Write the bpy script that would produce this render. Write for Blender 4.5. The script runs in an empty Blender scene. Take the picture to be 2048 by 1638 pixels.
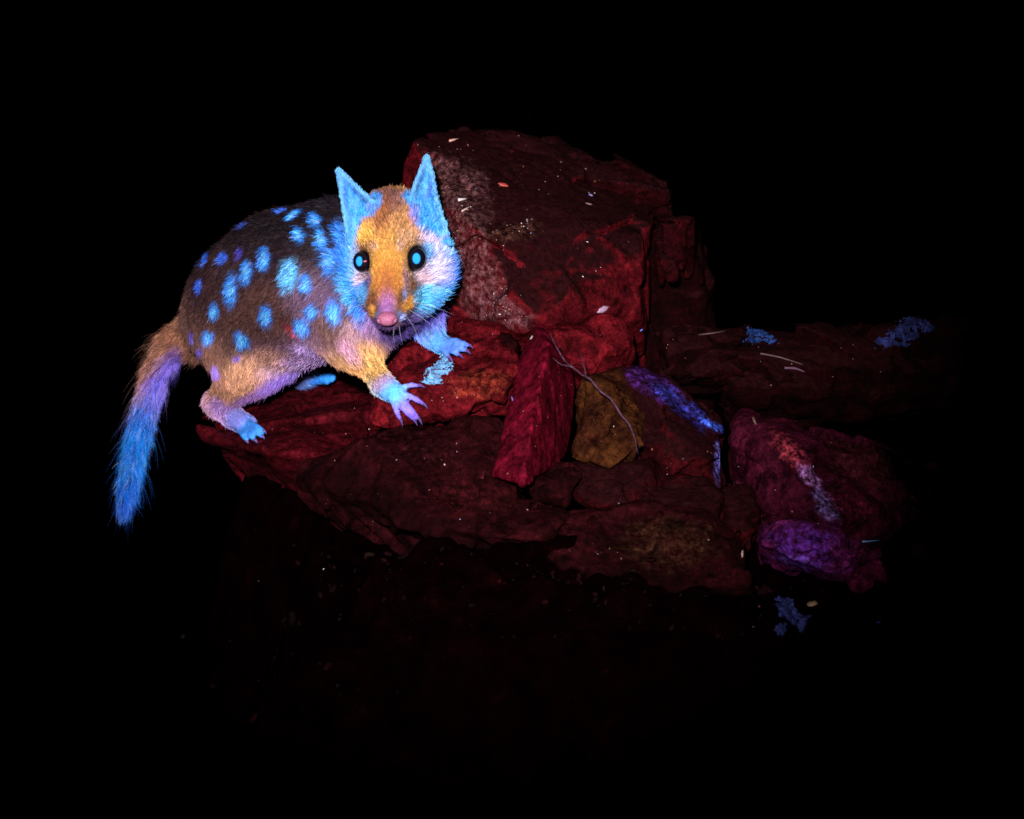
import bpy, bmesh, math, random
import numpy as np
from mathutils import Vector
from mathutils.bvhtree import BVHTree
from mathutils.kdtree import KDTree

random.seed(7)
RNG = np.random.default_rng(7)
scene = bpy.context.scene
COL = scene.collection

# ------------------------------------------------------------------ camera
MM = 0.00027                     # metres covered by one photo pixel at the animal's distance
DIST = 1.6
PITCH = math.radians(20)
CAM = np.array([0.0, -DIST * math.cos(PITCH), DIST * math.sin(PITCH)])
FWD = np.array([0.0, math.cos(PITCH), -math.sin(PITCH)])
RIGHT = np.array([1.0, 0.0, 0.0])
UP = np.array([0.0, math.sin(PITCH), math.cos(PITCH)])
FPX = DIST / MM

cd = bpy.data.cameras.new("camera")
cam = bpy.data.objects.new("camera", cd)
COL.objects.link(cam)
cam.location = CAM
cam.rotation_euler = (math.pi / 2 - PITCH, 0, 0)
cd.sensor_width = 36
cd.lens = FPX * 36 / 2048
cd.clip_start = 0.05
cd.clip_end = 300
cd.dof.use_dof = True
cd.dof.focus_distance = 1.55
cd.dof.aperture_fstop = 13
scene.camera = cam

# ------------------------------------------------------------------ night sky
world = bpy.data.worlds.new("World")
scene.world = world
world.use_nodes = True
wn = world.node_tree
bg = wn.nodes["Background"]
sky = wn.nodes.new("ShaderNodeTexSky")
sky.sky_type = 'NISHITA'
sky.sun_disc = False
sky.sun_elevation = math.radians(-4)
sky.sun_rotation = math.radians(200)
wn.links.new(sky.outputs[0], bg.inputs[0])
bg.inputs[1].default_value = 0.004

# ------------------------------------------------------------------ the photographer's ultraviolet torch
TORCH_POS = Vector((-0.05, -1.49, 0.635))
TORCH_AIM = Vector((-0.022, -0.03, 0.055))
ld = bpy.data.lights.new("torch_light", 'SPOT')
ld.energy = 262
ld.color = (1.0, 0.97, 1.0)
ld.spot_size = math.radians(20)
ld.spot_blend = 1.0
ld.shadow_soft_size = 0.018
torch = bpy.data.objects.new("torch_light", ld)
COL.objects.link(torch)
torch.location = TORCH_POS
torch.rotation_euler = (TORCH_AIM - TORCH_POS).to_track_quat('-Z', 'Y').to_euler()

vs = scene.view_settings
vs.view_transform = 'Standard'
vs.look = 'None'
vs.exposure = 0.0
vs.gamma = 1.0
vs.use_curve_mapping = False
scene.cycles.max_bounces = 6
scene.cycles.use_denoising = False

# ------------------------------------------------------------------ helpers: points
def ray(u, v):
    d = FWD + RIGHT * ((u - 1024) / FPX) + UP * ((819 - v) / FPX)
    return d

def A(u, v, y):
    """point on the vertical plane Y = y"""
    d = ray(u, v)
    return CAM + d * ((y - CAM[1]) / d[1])

def G(u, v, z):
    """point on the level plane Z = z"""
    d = ray(u, v)
    return CAM + d * ((z - CAM[2]) / d[2])

def nrm(a):
    return a / (np.linalg.norm(a, axis=-1, keepdims=True) + 1e-12)

def srgb(r, g, b):
    c = np.array([r, g, b]) / 255.0
    return np.where(c <= 0.04045, c / 12.92, ((c + 0.055) / 1.055) ** 2.4)

# ------------------------------------------------------------------ helpers: noise and implicit surfaces
_gr = np.random.default_rng(99).normal(0, 1, (4096, 3)).astype(np.float32)
_gr /= np.linalg.norm(_gr, axis=1, keepdims=True)

def perlin(p, seed=0):
    p = p.astype(np.float32)
    fl = np.floor(p)
    i = fl.astype(np.int32)
    f = p - fl
    w = f * f * f * (f * (f * 6 - 15) + 10)
    hx = [(i[:, 0] + d) * np.int32(73856093) for d in (0, 1)]
    hy = [(i[:, 1] + d) * np.int32(19349663) for d in (0, 1)]
    hz = [(i[:, 2] + d) * np.int32(83492791) for d in (0, 1)]
    fx = (f[:, 0], f[:, 0] - 1); fy = (f[:, 1], f[:, 1] - 1); fz = (f[:, 2], f[:, 2] - 1)
    wx = (1 - w[:, 0], w[:, 0]); wy = (1 - w[:, 1], w[:, 1]); wz = (1 - w[:, 2], w[:, 2])
    out = np.zeros(len(p), np.float32)
    sd = np.int32((seed * 7919 + 13) & 0xFFFF)
    for a in (0, 1):
        for b in (0, 1):
            wab = wx[a] * wy[b]
            hab = hx[a] ^ hy[b]
            for c in (0, 1):
                h = (hab ^ hz[c]) + sd
                h = (h ^ (h >> 11)) * np.int32(668265263)
                g = _gr[(h >> 9) & 4095]
                out += wab * wz[c] * (g[:, 0] * fx[a] + g[:, 1] * fy[b] + g[:, 2] * fz[c])
    return out

def fbm(p, octaves=4, seed=0):
    out, amp = 0, 1.0
    for o in range(octaves):
        out = out + amp * perlin(p * (2.03 ** o) + o * 7.3, seed + o)
        amp *= 0.52
    return out

def surface_nets(F, org, h):
    ins = F < 0
    c = np.zeros(tuple(s - 1 for s in F.shape), np.int8)
    for a in (0, 1):
        for b in (0, 1):
            for d in (0, 1):
                c += ins[a:F.shape[0] - 1 + a, b:F.shape[1] - 1 + b, d:F.shape[2] - 1 + d]
    act = (c > 0) & (c < 8)
    idx = np.full(c.shape, -1, np.int32)
    I, J, K = np.nonzero(act)
    idx[I, J, K] = np.arange(len(I))
    acc = np.zeros((len(I), 3)); cnt = np.zeros(len(I))
    cor = [(a, b, d) for a in (0, 1) for b in (0, 1) for d in (0, 1)]
    for p in cor:
        for q in cor:
            if sum(q) - sum(p) == 1 and all(y >= x for x, y in zip(p, q)):
                f0 = F[I + p[0], J + p[1], K + p[2]]; f1 = F[I + q[0], J + q[1], K + q[2]]
                m = (f0 < 0) != (f1 < 0)
                t = np.where(m, f0 / np.where(m, f0 - f1, 1), 0)
                pos = np.array(p)[None] + t[:, None] * (np.array(q) - np.array(p))[None]
                acc += pos * m[:, None]; cnt += m
    V = (np.stack([I, J, K], 1) + acc / cnt[:, None]) * h + org
    Q = []
    for ax in range(3):
        o1, o2 = [(1, 2), (2, 0), (0, 1)][ax]
        sl0 = [slice(None)] * 3; sl1 = [slice(None)] * 3
        sl0[ax] = slice(0, -1); sl1[ax] = slice(1, None)
        s0 = ins[tuple(sl0)]; s1 = ins[tuple(sl1)]
        E = np.stack(np.nonzero(s0 != s1), 1)
        E = E[(E[:, o1] > 0) & (E[:, o2] > 0) & (E[:, o1] < F.shape[o1] - 1) & (E[:, o2] < F.shape[o2] - 1)]
        def cell(d1, d2):
            e = E.copy(); e[:, o1] -= d1; e[:, o2] -= d2
            return idx[e[:, 0], e[:, 1], e[:, 2]]
        q = np.stack([cell(1, 1), cell(0, 1), cell(0, 0), cell(1, 0)], 1)
        fl = s1[E[:, 0], E[:, 1], E[:, 2]]
        q[fl] = q[fl][:, ::-1]
        Q.append(q)
    Q = np.concatenate(Q)
    return V, Q[(Q >= 0).all(1)]

def relax(V, Q, n=1, f=0.5):
    nb = np.concatenate([Q[:, [0, 1]], Q[:, [1, 2]], Q[:, [2, 3]], Q[:, [3, 0]]])
    for _ in range(n):
        s = np.zeros_like(V); c = np.zeros(len(V))
        for k in range(3):
            s[:, k] = np.bincount(nb[:, 0], V[nb[:, 1], k], len(V)) + np.bincount(nb[:, 1], V[nb[:, 0], k], len(V))
        c = np.bincount(nb[:, 0], minlength=len(V)) + np.bincount(nb[:, 1], minlength=len(V))
        V = V + (s / np.maximum(c, 1)[:, None] - V) * f
    return V

def vert_normals(V, Q):
    n = np.cross(V[Q[:, 2]] - V[Q[:, 0]], V[Q[:, 3]] - V[Q[:, 1]])
    N = np.zeros_like(V)
    for c in range(4):
        for k in range(3):
            N[:, k] += np.bincount(Q[:, c], n[:, k], len(V))
    return nrm(N)

def raw_mesh(name, V, faces, mat=None, smooth=True):
    me = bpy.data.meshes.new(name)
    if isinstance(faces, np.ndarray):
        nf, k = faces.shape
        me.vertices.add(len(V)); me.vertices.foreach_set("co", np.asarray(V, np.float32).ravel())
        me.loops.add(nf * k); me.loops.foreach_set("vertex_index", faces.astype(np.int32).ravel())
        me.polygons.add(nf)
        me.polygons.foreach_set("loop_start", np.arange(0, nf * k, k, dtype=np.int32))
        me.polygons.foreach_set("loop_total", np.full(nf, k, np.int32))
    else:
        me.from_pydata([tuple(map(float, p)) for p in V], [], faces)
    me.update(calc_edges=True)
    me.polygons.foreach_set("use_smooth", np.full(len(me.polygons), smooth, bool))
    if mat:
        me.materials.append(mat)
    return me

def link(name, me, parent=None, origin=None):
    o = bpy.data.objects.new(name, me)
    COL.objects.link(o)
    if parent is not None:
        o.parent = parent
    if origin is not None:
        o.location = origin
    return o

def tag(o, label=None, cat=None, group=None, kind=None):
    if label: o["label"] = label
    if cat: o["category"] = cat
    if group: o["group"] = group
    if kind: o["kind"] = kind
    return o

def colour_attr(me, name, C):
    a = me.attributes.new(name, 'FLOAT_COLOR', 'POINT')
    c = np.ones((len(me.vertices), 4), np.float32)
    c[:, :C.shape[1]] = C
    a.data.foreach_set("color", c.ravel())

# ------------------------------------------------------------------ helpers: materials
def new_mat(name):
    m = bpy.data.materials.new(name)
    m.use_nodes = True
    nt = m.node_tree
    return m, nt, nt.nodes["Principled BSDF"]

def N(nt, typ, **kw):
    n = nt.nodes.new(typ)
    for k, v in kw.items():
        if k.startswith("i_"):
            n.inputs[int(k[2:]) if k[2:].isdigit() else k[2:].replace("_", " ")].default_value = v
        else:
            setattr(n, k, v)
    return n

def ramp(nt, fac, stops):
    r = nt.nodes.new("ShaderNodeValToRGB")
    e = r.color_ramp.elements
    while len(e) < len(stops):
        e.new(0.5)
    for i, (p, c) in enumerate(stops):
        e[i].position = p
        e[i].color = (*c, 1) if len(c) == 3 else c
    nt.links.new(fac, r.inputs[0])
    return r.outputs[0]

def mix(nt, fac, a, b, mode='MIX'):
    m = nt.nodes.new("ShaderNodeMix")
    m.data_type = 'RGBA'; m.blend_type = mode
    for sock, val in ((m.inputs[0], fac), (m.inputs[6], a), (m.inputs[7], b)):
        if hasattr(val, "links"):
            nt.links.new(val, sock)
        elif isinstance(val, (int, float)):
            sock.default_value = val
        else:
            sock.default_value = (*val, 1)
    return m.outputs[2]

def noise(nt, co, scale, detail=6, rough=0.6, dist=0.0):
    n = N(nt, "ShaderNodeTexNoise", i_Scale=scale, i_Detail=detail, i_Roughness=rough, i_Distortion=dist)
    nt.links.new(co, n.inputs["Vector"])
    return n.outputs[0]

def plain_mat(name, col, rough=0.6, spec=0.3, var=0.3, scale=300, bump=0.3):
    m, nt, b = new_mat(name)
    tc = N(nt, "ShaderNodeTexCoord")
    n = noise(nt, tc.outputs["Object"], scale, 5)
    col = np.asarray(col)
    c = ramp(nt, n, [(0.3, tuple(col * (1 - var))), (0.7, tuple(np.minimum(col * (1 + var), 1)))])
    nt.links.new(c, b.inputs["Base Color"])
    b.inputs["Roughness"].default_value = rough
    b.inputs["Specular IOR Level"].default_value = spec
    bp = N(nt, "ShaderNodeBump", i_Strength=bump, i_Distance=0.0008)
    nt.links.new(n, bp.inputs["Height"]); nt.links.new(bp.outputs[0], b.inputs["Normal"])
    return m

def rock_mat(name, dark, light, soil=0.0, speck=0.35, rough=0.75, spec=0.05, bump=0.6):
    m, nt, b = new_mat(name)
    tc = N(nt, "ShaderNodeTexCoord")
    co = tc.outputs["Object"]
    n1 = noise(nt, co, 34, 10, 0.7, 0.3)
    base = ramp(nt, n1, [(0.36, dark), (0.64, light)])
    n2 = noise(nt, co, 330, 8, 0.75)
    base = mix(nt, 1.0, base, ramp(nt, n2, [(0.32, (0.18, 0.16, 0.16)), (0.5, (0.8, 0.8, 0.8)), (0.70, (1.9, 1.8, 1.8))]), 'MULTIPLY')
    n3 = noise(nt, co, 110, 10, 0.72)
    base = mix(nt, 1.0, base, ramp(nt, n3, [(0.38, (0.25, 0.22, 0.22)), (0.52, (1, 1, 1)), (0.66, (1.3, 1.3, 1.3))]), 'MULTIPLY')
    if soil > 0:   # dark red earth lying on level places
        geo = N(nt, "ShaderNodeNewGeometry")
        sp = N(nt, "ShaderNodeSeparateXYZ")
        nt.links.new(geo.outputs["Normal"], sp.inputs[0])
        ad = N(nt, "ShaderNodeMath", operation='MULTIPLY_ADD')
        nt.links.new(n1, ad.inputs[0]); ad.inputs[1].default_value = 0.9
        nt.links.new(sp.outputs[2], ad.inputs[2])
        mr = N(nt, "ShaderNodeMapRange")
        mr.inputs["From Min"].default_value = 1.15 - soil * 0.35
        mr.inputs["From Max"].default_value = 1.36 - soil * 0.35
        nt.links.new(ad.outputs[0], mr.inputs[0])
        earth = ramp(nt, n2, [(0.35, (0.004, 0.0006, 0.0008)), (0.7, (0.022, 0.0035, 0.0045))])
        base = mix(nt, mr.outputs[0], base, earth)
    # mineral colour and the painted fade to dark, placed on the rock
    st = N(nt, "ShaderNodeAttribute", attribute_name="stain_fade")
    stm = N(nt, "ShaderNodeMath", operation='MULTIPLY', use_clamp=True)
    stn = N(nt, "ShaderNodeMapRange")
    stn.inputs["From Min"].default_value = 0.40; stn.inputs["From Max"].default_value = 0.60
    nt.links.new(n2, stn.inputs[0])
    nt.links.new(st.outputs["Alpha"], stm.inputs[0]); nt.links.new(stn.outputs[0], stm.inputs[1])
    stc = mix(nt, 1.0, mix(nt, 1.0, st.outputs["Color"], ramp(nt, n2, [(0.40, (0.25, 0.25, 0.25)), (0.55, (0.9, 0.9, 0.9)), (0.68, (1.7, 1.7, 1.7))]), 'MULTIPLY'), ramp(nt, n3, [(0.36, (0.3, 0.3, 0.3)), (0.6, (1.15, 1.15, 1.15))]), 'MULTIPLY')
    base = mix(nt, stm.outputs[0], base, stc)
    # pale grains
    vo = N(nt, "ShaderNodeTexVoronoi", i_Scale=420.0)
    nt.links.new(co, vo.inputs["Vector"])
    g1 = ramp(nt, vo.outputs["Distance"], [(0.1, (1, 1, 1)), (0.2, (0, 0, 0))])
    sel = ramp(nt, noise(nt, co, 90, 3), [(0.60, (0, 0, 0)), (0.72, (1, 1, 1))])
    gm = mix(nt, 1.0, g1, sel, 'MULTIPLY')
    gm2 = mix(nt, 1.0, gm, (speck, speck, speck), 'MULTIPLY')
    base = mix(nt, gm2, base, (0.30, 0.12, 0.10))
    nt.links.new(base, b.inputs["Base Color"])
    b.inputs["Specular IOR Level"].default_value = spec
    b.inputs["Specular Tint"].default_value = (1.0, 0.45, 0.45, 1)
    rr = ramp(nt, n3, [(0.3, (rough - 0.15,) * 3), (0.7, (min(rough + 0.2, 1),) * 3)])
    nt.links.new(rr, b.inputs["Roughness"])
    h = N(nt, "ShaderNodeMath", operation='MULTIPLY_ADD')
    nt.links.new(n2, h.inputs[0]); h.inputs[1].default_value = 0.8
    nt.links.new(n3, h.inputs[2])
    bp = N(nt, "ShaderNodeBump", i_Strength=bump, i_Distance=0.0045)
    nt.links.new(h.outputs[0], bp.inputs["Height"]); nt.links.new(bp.outputs[0], b.inputs["Normal"])
    return m

# ------------------------------------------------------------------ ground
def mound(x, y):
    wv = 0.05 * np.sin(y * 17 + 1) + 0.03 * np.sin(y * 41)
    sx = np.clip((x + 0.19 + 0.5 * wv) / 0.09, 0, 1) * np.clip((0.70 - x) / 0.3, 0, 1)
    sb = np.clip((0.40 - y) / 0.18, 0, 1)
    sf = np.clip((y + 0.55) / 0.33, 0, 1)
    s = lambda t: t * t * (3 - 2 * t)
    g = lambda cx, cy, ax, ay, h: h * np.exp(-((x - cx) / ax) ** 2 - ((y - cy) / ay) ** 2)
    return (-0.36 + 0.312 * s(sx) * s(sb) * s(sf) + g(-0.045, -0.180, 0.075, 0.040, 0.042) + g(0.07, -0.225, 0.09, 0.040, 0.026) + g(-0.12, -0.10, 0.05, 0.04, 0.02)
            + g(0.19, -0.17, 0.08, 0.04, 0.012) + g(0.03, -0.13, 0.03, 0.05, 0.03))

def build_ground():
    def axis(lim, n):
        t = np.linspace(-1, 1, n)
        return np.sign(t) * (0.45 * np.abs(t) + (lim - 0.45) * np.abs(t) ** 9)
    xs = axis(60, 420) + 0.08; ys = axis(60, 420) - 0.05
    X, Y = np.meshgrid(xs, ys, indexing='ij')
    P = np.stack([X.ravel(), Y.ravel(), np.zeros(X.size)], 1)
    near = np.exp(-((P[:, 0] / 1.2) ** 2 + (P[:, 1] / 1.2) ** 2))
    Z = mound(P[:, 0], P[:, 1]) + (fbm(P * 45, 4, 3) * 0.012 + fbm(P * 6, 2, 9) * 0.012) * near + fbm(P * 0.3, 3, 5) * 0.25 * (1 - near)
    P[:, 2] = Z
    n = len(ys)
    i, j = np.meshgrid(np.arange(len(xs) - 1), np.arange(n - 1), indexing='ij')
    a = (i * n + j).ravel()
    Q = np.stack([a, a + n, a + n + 1, a + 1], 1)
    m, nt, b = new_mat("dark_earth")
    tc = N(nt, "ShaderNodeTexCoord"); co = tc.outputs["Object"]
    n1 = noise(nt, co, 60, 9, 0.7); n2 = noise(nt, co, 350, 5, 0.7)
    c = ramp(nt, n1, [(0.38, (0.0007, 0.0001, 0.0002)), (0.6, (0.0028, 0.0003, 0.0005)), (0.75, (0.010, 0.0010, 0.0014))])
    nt.links.new(c, b.inputs["Base Color"])
    b.inputs["Roughness"].default_value = 0.9
    b.inputs["Specular IOR Level"].default_value = 0.0
    h = N(nt, "ShaderNodeMath", operation='ADD'); nt.links.new(n1, h.inputs[0]); nt.links.new(n2, h.inputs[1])
    bp = N(nt, "ShaderNodeBump", i_Strength=0.8, i_Distance=0.006)
    nt.links.new(h.outputs[0], bp.inputs["Height"]); nt.links.new(bp.outputs[0], b.inputs["Normal"])
    o = link("ground", raw_mesh("ground", P, Q, m))
    return tag(o, "dark bare earth falling away around the rock pile", None, kind="structure"), P, Q

ground, GP, GQ = build_ground()

# ------------------------------------------------------------------ rocks
ROCK_BVH = []          # (V, Q) of everything that things can rest on
ROCK_BVH.append((GP, GQ))

def hull_planes(pts):
    bm = bmesh.new()
    for p in pts:
        bm.verts.new(p)
    bmesh.ops.convex_hull(bm, input=bm.verts)
    bm.normal_update()
    cen = np.mean(pts, 0)
    pl = []
    for f in bm.faces:
        n = np.array(f.normal); p = np.array(f.verts[0].co)
        if f.calc_area() < 1e-8:
            continue
        if np.dot(n, cen - p) > 0:
            n = -n
        d = float(np.dot(n, p))
        if not any(np.dot(n, q[0]) > 0.9995 and abs(d - q[1]) < 5e-4 for q in pl):
            pl.append((n, d))
    bm.free()
    return pl

def rock(name, label, pts, mat, h=0.0017, amp=0.004, freq=38, edge=0.0022, seed=1, stains_fades=(), strata=None, chips=26, facet=0.20, fine=0.0010):
    pts = np.array(pts)
    pl = hull_planes(pts)
    rg = np.random.default_rng(seed)
    size = np.linalg.norm(pts.max(0) - pts.min(0))
    base_n = [p[0] for p in pl]
    for _ in range(chips):              # broken corners and edges
        ks = rg.choice(len(base_n), 3, replace=len(base_n) < 3)
        wts = rg.dirichlet((1, 1, 0.6))
        n = sum(base_n[k] * w_ for k, w_ in zip(ks, wts)) + rg.normal(0, .12, 3)
        if np.linalg.norm(n) < 0.4:
            continue
        n = n / np.linalg.norm(n)
        pl.append((n, float((pts @ n).max() - rg.uniform(0.004, 0.030) * size)))
    lo = pts.min(0) - 0.008; hi = pts.max(0) + 0.008
    dims = np.ceil((hi - lo) / h).astype(int) + 1
    g = [(lo[k] + np.arange(dims[k]) * h).astype(np.float32) for k in range(3)]
    X = np.stack(np.meshgrid(*g, indexing='ij'), -1).reshape(-1, 3)
    mx = np.full(len(X), -9, np.float32)
    for n, d in pl:
        np.maximum(mx, X @ n.astype(np.float32) - np.float32(d), out=mx)
    band = np.abs(mx) < 0.009
    F = mx.copy()
    Xb = X[band]; mb = mx[band]
    acc = np.zeros(len(Xb), np.float32)
    e_ = edge * 0.25
    for n, d in pl:
        acc += np.exp(np.clip((Xb @ n.astype(np.float32) - np.float32(d) - mb) / e_, -20, 0))
    Db = mb + e_ * np.log(acc)
    big = fbm(Xb * freq, 3, seed)
    ridg = 1 - np.abs(perlin(Xb * freq * 0.8 + 11, seed + 40)) * 2
    crack = np.clip(ridg - 0.88, 0, 1) * 10
    # fractured plates: every cell of the break pattern has its own small tilt and offset
    M = int(np.clip(size * 650, 40, 150))
    sd = rg.uniform(lo, hi, (M, 3)).astype(np.float32)
    w1 = perlin(Xb * 60, seed + 3)
    wx = Xb + (0.006 * np.stack([w1, 0.6 * big, -w1 + 0.5 * big], 1)).astype(np.float32)
    arg = np.empty(len(Xb), np.int32)
    for q in range(0, len(Xb), 60000):
        arg[q:q + 60000] = ((sd ** 2).sum(1)[None] - 2 * wx[q:q + 60000] @ sd.T).argmin(1)
    tv = rg.normal(0, facet, (M, 3)); to = rg.normal(0, amp * 0.28, M)
    tilt = np.clip(((Xb - sd[arg]) * tv[arg]).sum(1), -amp * 1.1, amp * 1.1) + to[arg]
    Db = Db + tilt + amp * 0.22 * big + amp * 0.22 * crack + fine * fbm(Xb * 170, 3, seed + 8)
    if strata is not None:
        s = np.sin((Xb @ np.array(strata[:3])) * strata[3] + 3 * big)
        Db = Db + strata[4] * np.sign(s) * np.abs(s) ** 0.5
    F[band] = Db
    V, Q = surface_nets(F.reshape(dims), lo, h)
    V = relax(V, Q, 1, 0.2)
    ROCK_BVH.append((V, Q))
    org = np.array([pts[:, 0].mean(), pts[:, 1].mean(), pts[:, 2].min()])
    me = raw_mesh(name, V - org, Q, mat)
    S = np.zeros((len(V), 4))
    for (u, v, y, ru, rv, rot, col, al) in stains_fades:
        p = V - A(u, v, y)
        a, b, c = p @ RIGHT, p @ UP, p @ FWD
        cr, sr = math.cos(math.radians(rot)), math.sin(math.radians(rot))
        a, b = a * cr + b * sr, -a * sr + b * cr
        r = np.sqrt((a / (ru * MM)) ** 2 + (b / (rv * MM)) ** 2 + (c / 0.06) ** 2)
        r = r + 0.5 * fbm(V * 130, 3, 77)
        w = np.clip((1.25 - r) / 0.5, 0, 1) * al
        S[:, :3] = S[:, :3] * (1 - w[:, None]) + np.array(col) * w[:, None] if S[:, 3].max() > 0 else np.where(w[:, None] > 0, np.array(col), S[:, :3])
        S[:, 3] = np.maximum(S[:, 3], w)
    colour_attr(me, "stain_fade", S)
    o = link(name, me, origin=org)
    return tag(o, label, "rock", "rocks of the pile")

RED_D, RED_L = (0.040, 0.0014, 0.0034), (0.150, 0.0062, 0.0105)
M_RED = rock_mat("red_rock", RED_D, RED_L, soil=0.0, speck=0.2)
M_BOULDER = rock_mat("soil_topped_red_rock", RED_D, (0.125, 0.0055, 0.0088), soil=0.95, speck=0.25)
M_EARTHY = rock_mat("earth_covered_rock", (0.007, 0.0005, 0.0010), (0.024, 0.0015, 0.0023), soil=1.3, speck=0.3)
M_DARK = rock_mat("dark_red_rock", (0.008, 0.0006, 0.0012), (0.034, 0.0018, 0.0030), soil=0.4, speck=0.2)
M_BASE = rock_mat("maroon_rock", (0.020, 0.0008, 0.0020), (0.095, 0.0040, 0.0085), speck=0.2)
M_DIM = rock_mat("nearly_black_rock", (0.0024, 0.0002, 0.0004), (0.0095, 0.0006, 0.0010), soil=0.4, speck=0.06)
M_SMOOTH = rock_mat("smooth_crimson_rock", (0.055, 0.0016, 0.0070), (0.135, 0.0030, 0.0130), speck=0.06, rough=0.65, bump=0.25)
M_BROWN = rock_mat("ochre_brown_rock", (0.020, 0.0042, 0.0022), (0.070, 0.022, 0.0055), speck=0.2)
M_GRIT = rock_mat("gritty_brown_rock", (0.005, 0.0005, 0.0009), (0.027, 0.0026, 0.0038), speck=0.3)
M_MAGENTA = rock_mat("magenta_stone", (0.045, 0.003, 0.016), (0.15, 0.012, 0.050), speck=0.3)
M_VSTONE = rock_mat("violet_stone", (0.022, 0.0012, 0.012), (0.080, 0.0075, 0.050), speck=0.3)
M_VIOLET = rock_mat("violet_rock", (0.012, 0.0006, 0.0036), (0.054, 0.0042, 0.0150), speck=0.25)
PAINTED_FADE = (0.004, 0.0006, 0.0008)  # earth-dark colour painted low on rocks to imitate the fading light
GREY_CRUST = (0.15, 0.058, 0.060)
BLUE_CRUST = (0.035, 0.05, 0.42)
VIO_CRUST = (0.09, 0.018, 0.20)

rock("boulder", "large red boulder behind the animal's head with a grey crusted left face",
     [A(815, 280, .055), A(796, 345, .045), A(860, 596, .006), A(1060, 656, -.034), A(968, 448, -.006), A(985, 385, .018),
      A(1298, 616, .020), A(1308, 470, .040), A(1268, 425, .065), A(960, 262, .100), A(1290, 372, .125), A(880, 600, .12) + np.array([0, 0, -.07]), A(1285, 600, .12) + np.array([0, 0, -.07]),
      A(1180, 645, -.004)],
     M_BOULDER, amp=0.0034, freq=30, seed=3, h=0.0016, facet=0.12, fine=0.0007,
     stains_fades=[(905, 400, .02, 70, 100, 0, GREY_CRUST, 0.8), (945, 540, .0, 52, 110, 20, GREY_CRUST, 0.95), (1000, 620, -.02, 62, 30, -24, (0.16, 0.065, 0.075), 0.95),
             (1030, 465, .01, 55, 22, 10, (0.26, 0.10, 0.07), 0.5)])
rock("rock_slab", "dark soil covered slab lying along the top of the large boulder",
     [A(838, 272, .10), A(965, 250, .12), A(1010, 335, .085), A(1325, 380, .10), A(1180, 300, .17), A(1310, 345, .18), A(880, 300, .17),
      A(1330, 440, .11), A(960, 380, .10), A(960, 380, .17), A(1310, 440, .17)],
     M_EARTHY, amp=0.005, freq=34, seed=8, h=0.002)
rock("rear_rock", "nearly black rock behind the right end of the large boulder",
     [A(1240, 460, .10), A(1395, 455, .11), A(1420, 600, .10), A(1250, 640, .09), A(1240, 450, .20), A(1400, 450, .20),
      A(1250, 640, .09) + np.array([0, 0, -.08]), A(1420, 620, .10) + np.array([0, 0, -.08]), A(1420, 600, .22) + np.array([0, 0, -.12]), A(1240, 600, .22) + np.array([0, 0, -.12])],
     M_DIM, amp=0.004, freq=34, seed=14, h=0.0022)
rock("stone_block", "small brownish block at the right end of the large boulder",
     [A(1318, 448, .065), A(1384, 442, .07), A(1376, 508, .062), A(1318, 520, .055), A(1318, 440, .12), A(1384, 440, .12), A(1376, 540, .11), A(1310, 560, .11), A(1340, 560, .05)],
     M_DARK, amp=0.003, freq=50, seed=12, h=0.0018)
rock("ledge_rock", "red ledge rock carrying the animal's two front paws",
     [A(800, 700, -.020), A(868, 628, .004), A(1002, 640, -.012), A(1036, 715, -.050), A(1030, 738, -.076), A(885, 772, -.087), A(748, 792, -.082),
      A(1022, 798, -.082), A(885, 836, -.092), A(746, 848, -.087), A(752, 800, .02), A(1022, 760, .03), A(1000, 830, -.05), A(760, 860, -.04)],
     M_RED, amp=0.0026, freq=42, seed=21, h=0.0014, edge=0.0016,
     stains_fades=[(960, 770, -.08, 60, 30, 10, (0.22, 0.035, 0.014), 0.7)], strata=(0.15, 0.3, 0.95, 700, 0.0005))
rock("base_rock", "broad dark red rock beneath the animal's hind foot",
     [G(398, 870, -.024), G(462, 762, -.022), G(738, 752, -.018), G(744, 862, -.016), G(738, 930, -.018), G(600, 930, -.021), G(440, 900, -.024),
      G(398, 870, -.024) + np.array([.03, .06, -.08]), G(462, 762, -.1), G(738, 752, -.1), G(744, 925, -.018) + np.array([0, .05, -.08]), G(600, 930, -.024) + np.array([0, .06, -.08]), G(440, 900, -.024) + np.array([.03, .06, -.08])],
     M_BASE, amp=0.0040, freq=36, seed=27, h=0.0017, stains_fades=[(470, 930, .0, 130, 44, -14, PAINTED_FADE, 1.0), (660, 950, -.03, 120, 30, 0, PAINTED_FADE, 0.9), (660, 825, .02, 70, 40, 0, (0.14, 0.010, 0.016), 0.5)])
rock("sloping_rock", "gritty brown rock sloping towards the viewer below the front paw",
     [A(752, 852, -.088), A(1000, 848, -.090), A(1000, 975, -.118), A(1070, 1085, -.168), A(880, 1062, -.168), A(700, 1000, -.125), A(560, 945, -.062), A(640, 900, -.05),
      A(752, 960, -.02), A(1010, 940, -.02), A(1060, 1160, -.10), A(850, 1130, -.10), A(640, 1040, -.05)],
     M_GRIT, amp=0.0045, freq=46, seed=33, h=0.0016, stains_fades=[(720, 1000, -.12, 170, 50, -12, PAINTED_FADE, 1.0), (900, 1075, -.165, 190, 42, 0, PAINTED_FADE, 1.0), (930, 985, -.14, 90, 36, 0, (0.07, 0.006, 0.009), 0.6), (850, 900, -.1, 80, 35, 0, (0.07, 0.010, 0.013), 0.5)])
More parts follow.
